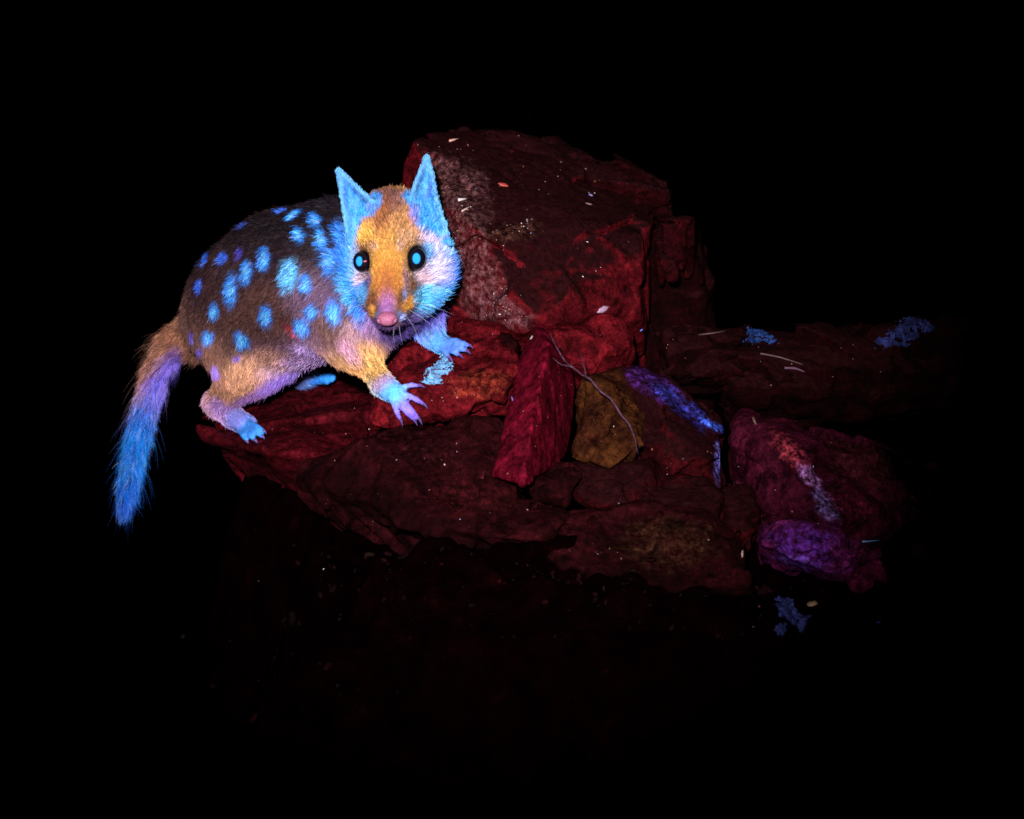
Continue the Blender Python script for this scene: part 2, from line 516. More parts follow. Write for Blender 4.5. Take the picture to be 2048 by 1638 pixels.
rock("leaning_slab", "narrow smooth crimson slab leaning forward right of the ledge rock",
     [A(1052, 655, -.030), A(1085, 648, -.018), A(1165, 738, -.015), A(1098, 690, -.072), A(1030, 790, -.092), A(984, 954, -.148), A(1047, 978, -.172),
      A(1064, 850, -.134), A(1136, 912, -.070), A(1150, 800, -.035), A(1010, 940, -.085), A(1130, 900, -.04), A(1060, 700, .0)],
     M_SMOOTH, amp=0.0006, freq=34, seed=41, h=0.0014, edge=0.0012, facet=0.05, chips=8, fine=0.00025)
rock("wedge_rock", "dark red wedge under the right corner of the large boulder",
     [A(1066, 662, -.022), A(1165, 642, -.024), A(1252, 634, -.012), A(1264, 692, -.022), A(1165, 748, -.045), A(1080, 712, -.045),
      A(1080, 660, .06), A(1260, 640, .06), A(1170, 780, .0), A(1264, 760, .02)],
     M_RED, amp=0.003, freq=50, seed=44, h=0.0017)
rock("ochre_rock", "ochre brown faced stone between the leaning slab and the blue streaked rock",
     [A(1172, 762, -.078), A(1150, 878, -.100), A(1142, 908, -.102), A(1226, 936, -.112), A(1284, 908, -.104), A(1288, 872, -.094), A(1232, 752, -.062),
      A(1165, 745, -.055), A(1240, 740, -.03), A(1290, 860, -.05), A(1150, 920, -.06), A(1240, 950, -.07)],
     M_BROWN, amp=0.0022, freq=44, seed=51, h=0.0015, edge=0.0014)
rock("streaked_rock", "dark rock with a glowing blue violet crust along its upper edge",
     [A(1232, 745, -.048), A(1270, 733, -.035), A(1345, 762, -.035), A(1446, 857, -.066), A(1434, 962, -.092), A(1310, 962, -.100), A(1296, 860, -.092),
      A(1390, 870, -.080), A(1270, 750, .03), A(1440, 850, .01), A(1430, 990, -.03), A(1300, 990, -.05)],
     M_DARK, amp=0.0028, freq=44, seed=58, h=0.0015,
     stains_fades=[(1310, 772, -.04, 65, 24, -32, VIO_CRUST, 0.8), (1365, 812, -.05, 75, 20, -36, BLUE_CRUST, 0.9), (1425, 850, -.065, 26, 9, -32, (0.06, 0.16, 0.95), 1.0), (1438, 925, -.08, 10, 38, 0, (0.2, 0.17, 0.7), 0.9)])
rock("ridged_rock", "large dark red rock at the right with a pale pink ridge",
     [A(1452, 838, -.050), A(1512, 828, -.045), A(1552, 866, -.082), A(1605, 862, -.055), A(1765, 902, -.045), A(1834, 1012, -.075), A(1800, 1042, -.090),
      A(1690, 1052, -.130), A(1745, 1075, -.108), A(1590, 1030, -.112), A(1500, 1000, -.095), A(1468, 920, -.075),
      A(1460, 900, .0), A(1760, 900, .02), A(1830, 1060, .0), A(1700, 1180, -.05), A(1520, 1120, -.05)],
     M_VIOLET, amp=0.0032, freq=40, seed=63, h=0.0016,
     stains_fades=[(1575, 900, -.08, 20, 46, 40, (0.34, 0.035, 0.055), 0.95), (1618, 955, -.095, 15, 34, 38, (0.34, 0.13, 0.36), 1.0), (1652, 1012, -.115, 18, 40, 32, (0.15, 0.09, 0.28), 0.95),
             (1720, 930, -.06, 80, 50, -20, (0.06, 0.012, 0.010), 0.8), (1700, 1010, -.1, 50, 22, -20, (0.16, 0.012, 0.035), 0.7)])
rock("violet_stone", "angular violet stone in front of the pale ridged rock",
     [A(1508, 1042, -.118), A(1545, 1024, -.120), A(1600, 1032, -.130), A(1690, 1062, -.138), A(1738, 1112, -.128), A(1690, 1162, -.142), A(1602, 1138, -.150), A(1518, 1096, -.136),
      A(1520, 1060, -.07), A(1720, 1090, -.07), A(1700, 1190, -.10), A(1540, 1150, -.09)],
     M_VSTONE, amp=0.0030, freq=46, seed=65, h=0.0015,
     stains_fades=[(1620, 1095, -.14, 70, 34, -18, (0.10, 0.020, 0.26), 0.8), (1545, 1034, -.12, 32, 14, 0, (0.42, 0.04, 0.26), 0.9), (1690, 1110, -.13, 36, 36, 0, (0.20, 0.015, 0.06), 0.7), (1600, 1128, -.148, 40, 14, -18, (0.14, 0.06, 0.40), 0.8)])
rock("stone_chip", "small magenta stone chip at the foot of the violet stone",
     [A(1684, 1165, -.140), A(1716, 1128, -.136), A(1766, 1118, -.128), A(1774, 1160, -.134), A(1738, 1186, -.146), A(1702, 1180, -.146), A(1700, 1160, -.10), A(1760, 1160, -.10), A(1730, 1200, -.115)],
     M_MAGENTA, amp=0.0016, freq=70, seed=66, h=0.0012)
rock("stone_shard", "thin magenta shard just above the magenta chip",
     [A(1722, 1112, -.130), A(1760, 1096, -.124), A(1768, 1110, -.126), A(1730, 1124, -.134), A(1730, 1112, -.10), A(1762, 1104, -.10)],
     M_MAGENTA, amp=0.0008, freq=80, seed=68, h=0.0010)
rock("square_block", "squarish dark block right of the boulder behind the twig",
     [A(1322, 664, .020), A(1380, 655, .024), A(1486, 662, .03), A(1484, 745, .005), A(1335, 762, -.004), A(1330, 660, .1), A(1490, 660, .1), A(1335, 790, .06), A(1484, 780, .06)],
     M_DIM, amp=0.003, freq=44, seed=71, h=0.0018)
rock("long_slab", "long low dark slab carrying lichen at the right edge of the pile",
     [A(1446, 702, .012), A(1620, 690, .02), A(1905, 650, .065), A(1965, 715, .055), A(1905, 790, .022), A(1650, 806, .004), A(1490, 800, .0), A(1440, 760, .004),
      A(1480, 662, .08), A(1960, 640, .14), A(1460, 850, .05), A(1940, 820, .09), A(1650, 860, .04)],
     M_DIM, amp=0.004, freq=30, seed=75, h=0.002, strata=(0.1, 0.2, 0.97, 420, 0.0006))
rock("low_rock", "dim brown rock low down in front of the ochre stone",
     [A(1120, 1022, -.140), A(1390, 1012, -.140), A(1476, 1062, -.150), A(1490, 1180, -.190), A(1300, 1205, -.198), A(1100, 1125, -.185), A(1060, 1060, -.165),
      A(1080, 1080, -.06), A(1460, 1080, -.06), A(1480, 1260, -.10), A(1300, 1290, -.10), A(1110, 1200, -.09)],
     M_GRIT, amp=0.005, freq=40, seed=82, h=0.0018, stains_fades=[(1260, 1180, -.19, 230, 44, -8, PAINTED_FADE, 1.0), (1340, 1085, -.16, 90, 46, 0, (0.06, 0.024, 0.010), 0.7)])
rock("edge_stone", "small ochre stone next to the pale lichen below the violet stone",
     [A(1448, 1185, -.180), A(1500, 1180, -.175), A(1532, 1215, -.18), A(1515, 1245, -.195), A(1460, 1240, -.195), A(1460, 1220, -.14), A(1520, 1230, -.14), A(1490, 1270, -.16)],
     M_BROWN, amp=0.003, freq=60, seed=88, h=0.0016)
rock("gap_stone", "dark stone wedged between the foot of the leaning slab and the ochre stone",
     [A(1066, 945, -.118), A(1140, 925, -.110), A(1168, 955, -.114), A(1140, 1000, -.135), A(1070, 1000, -.135), A(1070, 950, -.08), A(1160, 950, -.07), A(1110, 1030, -.09)],
     M_GRIT, amp=0.003, freq=60, seed=101, h=0.0017)
rock("shadow_stone", "dark maroon stone under the ochre brown stone",
     [A(1140, 925, -.098), A(1300, 920, -.096), A(1310, 985, -.112), A(1230, 1020, -.130), A(1140, 1000, -.120), A(1150, 940, -.04), A(1300, 940, -.04), A(1230, 1040, -.07)],
     M_DARK, amp=0.003, freq=50, seed=102, h=0.0018)
rock("corner_stone", "dim angular stone below the blue streaked rock",
     [A(1296, 965, -.112), A(1400, 955, -.108), A(1452, 985, -.112), A(1440, 1040, -.135), A(1330, 1030, -.142), A(1270, 1000, -.125), A(1300, 1000, -.06), A(1440, 1000, -.06), A(1360, 1080, -.08)],
     M_DARK, amp=0.003, freq=50, seed=104, h=0.0018)
rock("thin_slab", "thin dark slab lying under the foot of the leaning slab",
     [A(940, 1010, -.140), A(1090, 1010, -.145), A(1130, 1050, -.165), A(1060, 1085, -.178), A(950, 1070, -.172), A(940, 1030, -.10), A(1120, 1010, -.10), A(1030, 1110, -.13)],
     M_GRIT, amp=0.003, freq=50, seed=107, h=0.0017)
rock("buried_stone", "half buried dark red stone left of the ridged rock",
     [A(1442, 960, -.095), A(1500, 965, -.095), A(1520, 1040, -.12), A(1500, 1085, -.14), A(1440, 1060, -.135), A(1420, 1000, -.11), A(1440, 1020, -.05), A(1510, 1020, -.05), A(1480, 1110, -.09)],
     M_DARK, amp=0.003, freq=50, seed=109, h=0.0017)
rock("wedged_pebble", "dark pebble stuck in the gap between ledge rock and leaning slab",
     [A(1003, 668, -.03), A(1040, 676, -.035), A(1036, 712, -.045), A(1008, 706, -.045), A(1010, 690, .0), A(1035, 690, .0), A(1022, 720, -.02)],
     M_GRIT, amp=0.002, freq=70, seed=90, h=0.0013)
rock("flat_pebble", "small pinkish pebble lying left of the leaning slab's foot",
     [A(956, 940, -.128), A(980, 934, -.124), A(984, 952, -.13), A(962, 960, -.134), A(960, 948, -.11), A(980, 946, -.11)],
     rock_mat("pink_pebble", (0.10, 0.012, 0.016), (0.2, 0.035, 0.045)), amp=0.0008, freq=90, seed=92, h=0.0009)

def build_bvh(lst):
    vs_, fs_ = [], []
    off = 0
    for V, Q in lst:
        vs_.append(V); fs_.append(Q + off); off += len(V)
    return BVHTree.FromPolygons(np.concatenate(vs_).tolist(), np.concatenate(fs_).tolist())

SURF = build_bvh(ROCK_BVH)

def hit(u, v, bvh=None):
    d = ray(u, v); d = d / np.linalg.norm(d)
    loc, n, i, t = (bvh or SURF).ray_cast(Vector(CAM), Vector(d))
    if loc is None:
        return A(u, v, 0), -FWD
    return np.array(loc), np.array(n)

# ------------------------------------------------------------------ the animal: body
def S(*c):
    return srgb(*c)

DARK = S(44, 28, 36); BROWN = S(92, 60, 54); TAN = S(200, 142, 110); ORANGE = S(226, 164, 96)
BLUE = S(48, 150, 252); CYAN = S(96, 208, 255); VIOLET = S(138, 108, 232); LAV = S(196, 158, 226); DEEP = S(30, 70, 200)

# chains: name, [(u, v, y, r_px)], blend, hair length, lie (0 flat .. 1 upright), base colour
C = []
def chain(name, pts, k=0.008, hair=0.008, lie=0.4, col=BROWN, flow=None, dens=1.0):
    C.append(dict(name=name, P=np.array([A(p[0], p[1], p[2]) for p in pts]), R=np.array([p[3] * MM for p in pts]), k=k,
                  hair=hair, lie=lie, col=np.array(col), flow=flow, dens=dens))

# trunk, from shoulders to rump so that the hair lies backwards
chain("trunk", [(690, 545, -.040, 124), (640, 552, -.018, 138), (575, 562, .015, 142), (502, 596, .055, 126), (460, 626, .085, 92)], 0.02, 0.0050, 0.27, BROWN)
chain("belly", [(690, 600, -.045, 80), (620, 632, -.005, 74), (540, 672, .04, 74)], 0.02, 0.0066, 0.4, LAV)
chain("neck", [(785, 500, -.062, 84), (735, 510, -.053, 92), (690, 525, -.040, 106)], 0.02, 0.0058, 0.36, S(52, 44, 84))
chain("throat", [(800, 590, -.072, 46), (770, 600, -.055, 70), (720, 620, -.045, 75)], 0.015, 0.006, 0.4, S(72, 54, 116))
# hind quarter
chain("thigh", [(474, 645, .060, 100), (500, 705, .032, 80), (508, 728, .024, 54)], 0.014, 0.0052, 0.30, BROWN)
chain("shank", [(506, 732, .022, 46), (468, 776, .034, 36), (434, 806, .048, 24)], 0.010, 0.0046, 0.30, TAN)
chain("hind_foot", [(434, 806, .048, 22), (462, 833, .040, 22), (492, 850, .028, 22)], 0.006, 0.0028, 0.25, LAV)
chain("hip", [(432, 650, .092, 62), (400, 672, .10, 40)], 0.014, 0.0075, 0.35, BROWN)
chain("far_thigh", [(560, 640, .085, 76), (600, 705, .085, 46), (596, 732, .095, 30), (604, 752, .100, 20)], 0.014, 0.006, 0.35, BROWN)
chain("far_hind_foot", [(600, 748, .102, 17), (630, 752, .094, 16), (652, 754, .089, 14)], 0.006, 0.0025, 0.25, BLUE)
# front legs
chain("near_upper_arm", [(680, 575, -.052, 74), (688, 640, -.055, 58), (706, 684, -.058, 42)], 0.014, 0.0048, 0.30, BROWN)
chain("near_forearm", [(704, 682, -.058, 38), (738, 730, -.071, 25), (764, 768, -.082, 18)], 0.010, 0.0036, 0.26, ORANGE)
chain("near_palm", [(766, 770, -.082, 18), (780, 781, -.0885, 21), (794, 789, -.0925, 19)], 0.006, 0.0022, 0.2, CYAN)
chain("far_upper_arm", [(800, 560, -.050, 60), (835, 615, -.040, 38), (850, 640, -.036, 27)], 0.012, 0.006, 0.35, S(70, 56, 130))
chain("far_forearm", [(850, 640, -.036, 26), (862, 668, -.040, 19)], 0.008, 0.004, 0.3, VIOLET)
chain("far_palm", [(862, 670, -.040, 18), (882, 689, -.047, 19), (900, 692, -.052, 16)], 0.005, 0.002, 0.2, CYAN)
# head
HK = 0.008
chain("cranium", [(788, 456, -.070, 74)], 0.012, 0.0042, 0.30, ORANGE)
chain("brow", [(786, 478, -.083, 60)], 0.012, 0.004, 0.3, ORANGE)
chain("cheek", [(852, 540, -.076, 48)], 0.016, 0.0066, 0.46, BLUE)
chain("cheek", [(738, 548, -.083, 37)], 0.016, 0.006, 0.45, BLUE)
chain("jowl", [(822, 580, -.088, 34)], 0.016, 0.0056, 0.45, CYAN)
chain("snout", [(774, 624, -.130, 17), (775, 606, -.124, 21), (776, 570, -.113, 27), (778, 530, -.101, 32), (784, 490, -.087, 44)], 0.009, 0.0022, 0.22, ORANGE)
chain("lip", [(756, 616, -.121, 15), (742, 590, -.107, 24)], 0.008, 0.0025, 0.3, BROWN)
chain("lip", [(795, 614, -.121, 15), (812, 590, -.107, 26)], 0.008, 0.0028, 0.3, BROWN)
chain("jaw", [(776, 638, -.121, 14), (785, 618, -.100, 30), (795, 590, -.085, 40)], 0.010, 0.0045, 0.35, S(92, 66, 140))
# tail
chain("tail", [(396, 668, .100, 34), (348, 690, .108, 27), (316, 740, .108, 20), (293, 810, .100, 16), (274, 890, .088, 15), (259, 965, .075, 13), (251, 1014, .066, 6)],
      0.012, 0.0105, 0.36, TAN, dens=1.5)

TOES = {  # toe chains (u, v, y, r_px); the last pair carries the claw
    "near": [[(798, 777, -.091, 6.16), (812, 772, -.092, 5.28), (823, 770, -.0925, 5.72), (835, 771, -.0915, 4.58)],
             [(803, 786, -.094, 6.16), (821, 793, -.097, 5.72), (833, 799, -.0985, 6.16), (845, 807, -.0965, 4.58)],
             [(799, 794, -.0955, 6.16), (815, 811, -.1005, 5.72), (825, 823, -.102, 6.16), (836, 836, -.100, 4.58)],
             [(791, 797, -.0955, 6.16), (804, 813, -.1005, 5.72), (814, 825, -.102, 6.16), (826, 838, -.100, 4.58)],
             [(782, 795, -.094, 6.60), (788, 811, -.0985, 5.28), (793, 823, -.1005, 5.72), (800, 837, -.099, 4.58)]],
    "far": [[(893, 684, -.052, 6.16), (905, 680, -.056, 5.72), (914, 681, -.058, 5.72), (925, 685, -.057, 4.58)],
            [(898, 689, -.054, 6.60), (914, 685, -.059, 5.72), (925, 686, -.061, 5.72), (936, 690, -.060, 4.58)],
            [(897, 695, -.055, 6.60), (911, 695, -.060, 5.72), (921, 697, -.063, 5.72), (931, 701, -.062, 4.58)],
            [(892, 699, -.055, 6.60), (902, 702, -.060, 5.72), (909, 705, -.063, 5.28), (917, 709, -.062, 4.58)],
            [(884, 698, -.052, 6.16), (888, 704, -.056, 5.28), (892, 708, -.058, 4.84), (897, 713, -.058, 3.52)]],
    "hind": [[(486, 839, .030, 6.16), (505, 848, .018, 5.72), (516, 854, .012, 5.72), (528, 862, .010, 4.58)],
             [(488, 848, .028, 6.16), (504, 859, .016, 5.72), (514, 865, .010, 6.16), (525, 873, .008, 4.58)],
             [(481, 852, .028, 6.16), (494, 865, .016, 5.72), (502, 872, .010, 6.16), (511, 881, .008, 4.58)],
             [(472, 851, .030, 6.16), (481, 865, .019, 5.72), (487, 872, .013, 5.72), (494, 882, .011, 4.58)]],
    "farhind": [[(652, 751, .089, 8), (668, 754, .084, 6)], [(650, 756, .089, 8), (664, 760, .084, 6)], [(644, 758, .090, 8), (654, 764, .085, 6)]],
}
for grp, toes in TOES.items():
    for t in toes:
        chain("toe_" + grp, t, 0.0010, 0.0010, 0.2, {"near": VIOLET, "far": S(90, 130, 235), "hind": BLUE, "farhind": BLUE}[grp], dens=0.35)

# ears: a cupped leaf between an outer and an inner edge line
def polyline(pts, t):
    pts = np.array(pts, float)
    seg = np.r_[0, np.cumsum(np.linalg.norm(np.diff(pts[:, :2], axis=0), axis=1))]
    seg /= seg[-1]
    return np.stack([np.interp(t, seg, pts[:, k]) for k in range(pts.shape[1])], -1)

EAR_SPHERES = []
EAR_RIM = []
def ear(outer, inner, y0, lean, cup, n=26, m=13):
    ts = np.linspace(0, 1, n)
    o = polyline(outer, ts); i = polyline(inner, ts)
    for a in range(n):
        s = ts[a]
        w = np.linalg.norm(o[a] - i[a])
        for b in range(m):
            q = b / (m - 1)
            uv = o[a] * (1 - q) + i[a] * q
            c = 1 - (2 * q - 1) ** 2
            y = y0 + lean * s + cup * c * min(1.0, w / 45.0)
            if b in (0, m - 1) and s > 0.12:
                EAR_RIM.append(A(uv[0], uv[1], y))
            EAR_SPHERES.append((A(uv[0], uv[1], y), 0.0013 - 0.0002 * s))
    tip = A(o[-1][0], o[-1][1], y0 + lean)
    base = A(*((o[0] + i[0]) / 2), y0)
    return base, tip

EARS = [ear([(698, 486), (689, 432), (683, 390), (676, 345)], [(764, 450), (749, 408), (728, 388), (703, 365), (680, 342)], -.086, .016, .006),
        ear([(900, 490), (890, 448), (874, 402), (865, 350), (855, 316)], [(812, 448), (821, 400), (834, 358), (852, 316)], -.084, .018, .006)]

HB = 0.00112
def sdf_chain(X, P, R):
    best = None
    if len(P) == 1:
        return np.linalg.norm(X - P[0], axis=1) - R[0]
    for i in range(len(P) - 1):
        ba = P[i + 1] - P[i]
        t = np.clip(((X - P[i]) @ ba) / (ba @ ba), 0, 1)
        d = np.linalg.norm(X - P[i] - t[:, None] * ba, axis=1) - (R[i] + (R[i + 1] - R[i]) * t)
        best = d if best is None else np.minimum(best, d)
    return best

def build_body():
    allp = np.concatenate([c["P"] for c in C] + [np.array([e[0] for e in EAR_SPHERES])])
    allr = np.concatenate([c["R"] for c in C] + [np.array([e[1] for e in EAR_SPHERES])])
    lo = (allp - allr[:, None]).min(0) - 0.006; hi = (allp + allr[:, None]).max(0) + 0.006
    dims = np.ceil((hi - lo) / HB).astype(int) + 1
    F = np.full(dims, 0.05, np.float32)
    g = [(lo[k] + np.arange(dims[k]) * HB).astype(np.float32) for k in range(3)]
    def union(P, R, k):
        mg = max(k, 0.004) + 2 * HB
        a = np.maximum(((P - R[:, None]).min(0) - mg - lo) / HB, 0).astype(int)
        b = np.minimum(((P + R[:, None]).max(0) + mg - lo) / HB + 1, dims).astype(int)
        sl = tuple(slice(a[q], b[q]) for q in range(3))
        X = np.stack(np.meshgrid(*[g[q][sl[q]] for q in range(3)], indexing='ij'), -1).reshape(-1, 3)
        d = sdf_chain(X, P.astype(np.float32), R.astype(np.float32)).reshape([b[q] - a[q] for q in range(3)])
        f = F[sl]
        h = np.clip(0.5 + 0.5 * (f - d) / k, 0, 1)
        F[sl] = f + (d - f) * h - k * h * (1 - h)
    for c in C:
        union(c["P"], c["R"], c["k"])
    for p, r in EAR_SPHERES:
        union(p[None], np.array([r]), 0.0010)
    # eye sockets
    for p, r in ((EYE_R[0], EYE_R[1] * 0.96), (EYE_L[0], EYE_L[1] * 0.96)):
        a = np.maximum((p - r - 0.006 - lo) / HB, 0).astype(int); b = np.minimum((p + r + 0.006 - lo) / HB + 1, dims).astype(int)
        sl = tuple(slice(a[q], b[q]) for q in range(3))
        X = np.stack(np.meshgrid(*[g[q][sl[q]] for q in range(3)], indexing='ij'), -1).reshape(-1, 3)
        d = (np.linalg.norm(X - p, axis=1) - r).reshape([b[q] - a[q] for q in range(3)])
        F[sl] = np.maximum(F[sl], -d)
    V, Q = surface_nets(F, lo, HB)
    # keep the largest connected piece only
    V = relax(V, Q, 2, 0.4)
    return V, Q

# eyes: (centre, radius)
EYE_R = (A(833, 517, -.0972), 0.0058)
EYE_L = (A(723, 523, -.0975), 0.0051)
BV, BQ = build_body()
BN = vert_normals(BV, BQ)
BODY = BVHTree.FromPolygons(BV.tolist(), BQ.tolist())

# ------------------------------------------------------------------ the animal: coat pattern
def chain_fields(X):
    """weights of each chain at points X, from the distance to its surface"""
    W = np.stack([np.exp(-np.maximum(sdf_chain(X, c["P"], c["R"]), -0.004) / 0.0028) for c in C], 1)
    ear_c = np.array([e[0] for e in EAR_SPHERES[::3]])
    de = np.full(len(X), 9.0)
    for s in range(0, len(X), 20000):
        de[s:s + 20000] = np.sqrt(((X[s:s + 20000, None] - ear_c[None]) ** 2).sum(-1)).min(1)
    return W, de

PAINT = []
SPOT_START = 0
def paint(u, v, ru, rv, rot, col, al=1.0, soft=0.35, depth=None):
    p, n = hit(u, v, BODY)
    PAINT.append((p, ru * MM, rv * MM, math.radians(rot), np.array(col), al, soft, depth or max(0.012, 1.3 * max(ru, rv) * MM)))

def make_paint():
    # trunk
    paint(600, 470, 170, 95, 8, DARK, .95, .4)
    for (u, v) in ((405, 520), (440, 474), (490, 440), (545, 418), (600, 406), (650, 400)):
        paint(u, v, 46, 24, 20, S(20, 16, 28), .9, .7)  # back edge: dark spine fur with the light's fall-off painted in
    paint(470, 540, 110, 80, 40, DARK, .8, .5)
    paint(400, 560, 50, 90, 10, S(50, 30, 36), .85, .5)
    paint(520, 630, 120, 50, 0, S(84, 55, 50), .9, .5); paint(430, 690, 70, 60, 0, S(90, 60, 54), .9, .5)
    paint(660, 400, 60, 30, 0, S(44, 34, 66), .9, .4)
    paint(610, 590, 60, 50, 0, S(112, 84, 100), .7, .5); paint(640, 610, 60, 45, 0, S(108, 82, 112), .8, .5)
    paint(500, 742, 85, 30, 24, S(216, 158, 118), .95, .6); paint(470, 770, 50, 34, 30, S(206, 148, 116), .9, .6)
    paint(430, 740, 35, 60, 0, S(140, 92, 74), .7, .5)
    paint(560, 735, 50, 22, 25, S(206, 160, 176), .9, .5)
    paint(590, 742, 55, 16, 25, S(150, 122, 222), .75, .7); paint(540, 772, 46, 12, 30, S(150, 110, 215), .8, .7); paint(490, 800, 36, 10, 28, S(150, 104, 190), .8, .7)
    paint(620, 700, 40, 20, 10, S(186, 150, 210), .9, .5); paint(540, 712, 66, 20, 12, S(190, 138, 122), .8, .6); paint(600, 722, 44, 18, 14, S(196, 156, 214), .8, .6)
    paint(588, 663, 15, 6, -45, S(222, 84, 100), .8, .8, .006); paint(575, 650, 12, 5, -35, S(120, 30, 44), .6, .8, .006)
    # arm
    paint(668, 660, 40, 30, -30, S(112, 78, 70), .9, .5); paint(715, 665, 30, 30, 0, S(196, 150, 160), .8, .5)
    paint(735, 715, 26, 30, 30, S(220, 160, 104), .95, .6); paint(752, 738, 24, 28, 30, S(240, 182, 106), 1, .6)
    paint(768, 765, 22, 14, 30, S(212, 170, 216), .9, .5); paint(700, 706, 14, 30, 40, S(206, 150, 180), .8, .5)
    paint(760, 640, 30, 40, 0, S(84, 58, 120), .9, .5); paint(735, 640, 20, 40, 0, S(150, 112, 170), .8, .5)
    paint(786, 784, 20, 20, 0, S(92, 190, 255), .95, .8)
    # neck band
    global SPOT_START
    SPOT_START = len(PAINT)
    for (u, v) in ((672, 470), (678, 510), (686, 550), (694, 590), (706, 620)):
        paint(u + 8, v, 13, 30, 10, S(44, 138, 246), .9, .5)
    paint(692, 585, 12, 34, 14, CYAN, .6, .5)
    # spots of the coat, painted dimmer at the rump for weaker light
    for u, v, a, b, r, k in ((530, 520, 14, 22, 5, 1), (494, 547, 14, 21, -3, 1), (463, 583, 16, 30, -8, 1), (577, 553, 20, 30, -12, 2), (611, 570, 12, 18, 0, 1),
                             (641, 481, 11, 19, 15, 1), (596, 473, 11, 16, 25, 1), (629, 444, 11, 15, 35, 1), (587, 433, 18, 9, 20, 1), (562, 425, 11, 7, 10, 0),
                             (477, 450, 12, 7, 25, 0), (411, 520, 8, 16, 12, 0), (445, 519, 13, 11, 0, 0), (480, 509, 7, 11, 0, -1), (399, 575, 10, 14, 0, 0),
                             (376, 575, 6, 16, 0, -1), (430, 624, 13, 18, -22, 1), (532, 633, 15, 21, -20, 1), (418, 677, 14, 14, -30, 1), (484, 680, 19, 18, -20, 1),
                             (604, 655, 17, 17, -20, 1), (623, 625, 13, 13, 0, 1), (666, 626, 16, 23, 8, 1), (657, 524, 14, 23, 0, 1), (386, 675, 5, 9, 0, -1),
                             (402, 704, 8, 6, 0, -1), (433, 746, 11, 13, 20, 3), (474, 720, 9, 6, 0, 3)):
        col = {2: S(96, 196, 255), 1: S(44, 148, 255), 0: S(58, 116, 250), -1: S(84, 70, 205), 3: S(160, 122, 226)}[k]
        paint(u, v, a * .95, b * .95, r, col, .97 if k >= 0 else .7, .5, 0.018)
        if k >= 1 and k < 3:
            paint(u, v, a * .5, b * .55, r, S(124, 212, 255), .6, .7, 0.018)
    # hind foot, tail
    paint(440, 815, 26, 22, 0, S(186, 140, 216), .9, .5); paint(500, 858, 30, 22, -35, S(70, 150, 250), .95, .5); paint(470, 838, 22, 20, 0, S(150, 150, 245), .8, .5)
    paint(345, 690, 40, 40, 0, S(168, 112, 86), .9, .5, .05); paint(306, 740, 26, 55, -30, S(186, 126, 106), .9, .5, .02)
    paint(340, 735, 15, 60, -38, S(120, 98, 226), .85, .6, .02)
    paint(306, 790, 16, 52, -20, S(124, 108, 238), .85, .8, .02); paint(284, 768, 16, 56, -22, S(178, 120, 116), .85, .7, .02)
    paint(276, 880, 60, 70, 0, S(30, 132, 255), 1, .75, .05); paint(256, 950, 55, 90, 0, S(26, 142, 255), 1, .5, .05); paint(250, 1014, 60, 50, 0, S(24, 118, 250), .9, .7, .05)
    # head
    paint(770, 440, 62, 60, 0, S(206, 144, 88), 1, .5); paint(765, 395, 52, 34, 0, S(126, 82, 78), .95, .5); paint(762, 372, 50, 20, 0, S(88, 64, 108), .9, .5)
    paint(764, 425, 14, 50, 0, S(168, 96, 50), .75, .6)
    paint(775, 520, 33, 60, 0, S(226, 158, 72), 1, .3); paint(775, 565, 28, 44, 0, S(212, 132, 60), .9, .5)
    paint(773, 575, 12, 26, 0, S(160, 86, 66), .6, .6)
    paint(727, 464, 24, 18, -10, S(246, 182, 84), 1, .35); paint(826, 468, 26, 16, 15, S(214, 160, 118), .9, .5)
    paint(748, 492, 7, 6, 0, S(220, 196, 220), .25, .8); paint(800, 490, 6, 9, 0, S(214, 196, 230), .3, .8)
    paint(774, 614, 16, 26, 0, S(176, 112, 186), .9, .75)
    paint(744, 604, 11, 24, 0, S(120, 70, 40), .95, .5); paint(746, 622, 8, 12, 20, S(206, 142, 62), .9, .4)
    paint(803, 600, 9, 20, 0, S(120, 74, 48), .9, .5); paint(818, 606, 16, 9, 45, S(216, 148, 60), .95, .4)
    paint(757, 634, 6, 8, 0, S(120, 180, 255), .9, .4); paint(802, 632, 8, 8, 0, S(170, 190, 255), .9, .4)
    # right half of the face
    paint(887, 490, 30, 70, 0, S(88, 178, 255), .95, .5); paint(895, 570, 30, 50, 0, S(52, 116, 240), .9, .5)
    paint(862, 470, 24, 26, 20, S(222, 196, 232), .95, .5); paint(868, 530, 30, 42, 0, S(222, 208, 236), .9, .7); paint(848, 555, 18, 18, 0, S(222, 180, 190), .8, .5)
    paint(855, 500, 14, 16, 0, S(80, 184, 255), .85, .5)
    paint(845, 592, 40, 18, 25, CYAN, 1, .5); paint(885, 590, 26, 18, 20, S(90, 180, 255), .9, .5)
    paint(812, 556, 5, 26, 6, S(48, 70, 150), .5, .9, .010); paint(809, 588, 4, 12, 0, S(110, 160, 235), .5, .8, .008)
    paint(860, 622, 46, 14, 22, S(74, 60, 150), .9, .5); paint(820, 640, 30, 14, 20, S(110, 78, 150), .9, .5)
    # left half
    paint(708, 520, 9, 40, 0, S(206, 200, 240), .9, .5); paint(715, 552, 12, 12, 0, S(214, 180, 190), .8, .5); paint(722, 585, 14, 22, 0, S(96, 186, 255), .9, .5)
    paint(700, 500, 10, 60, 0, S(90, 190, 255), .6, .5); paint(735, 560, 8, 18, 0, S(40, 60, 150), .7, .5)
    paint(733, 552, 10, 8, 0, S(190, 150, 150), .6, .5)
    # ears
    for e in ((690, 400), (700, 380), (715, 410), (700, 440), (735, 400)):
        paint(e[0], e[1], 26, 34, 0, S(56, 168, 255), 1, .3)
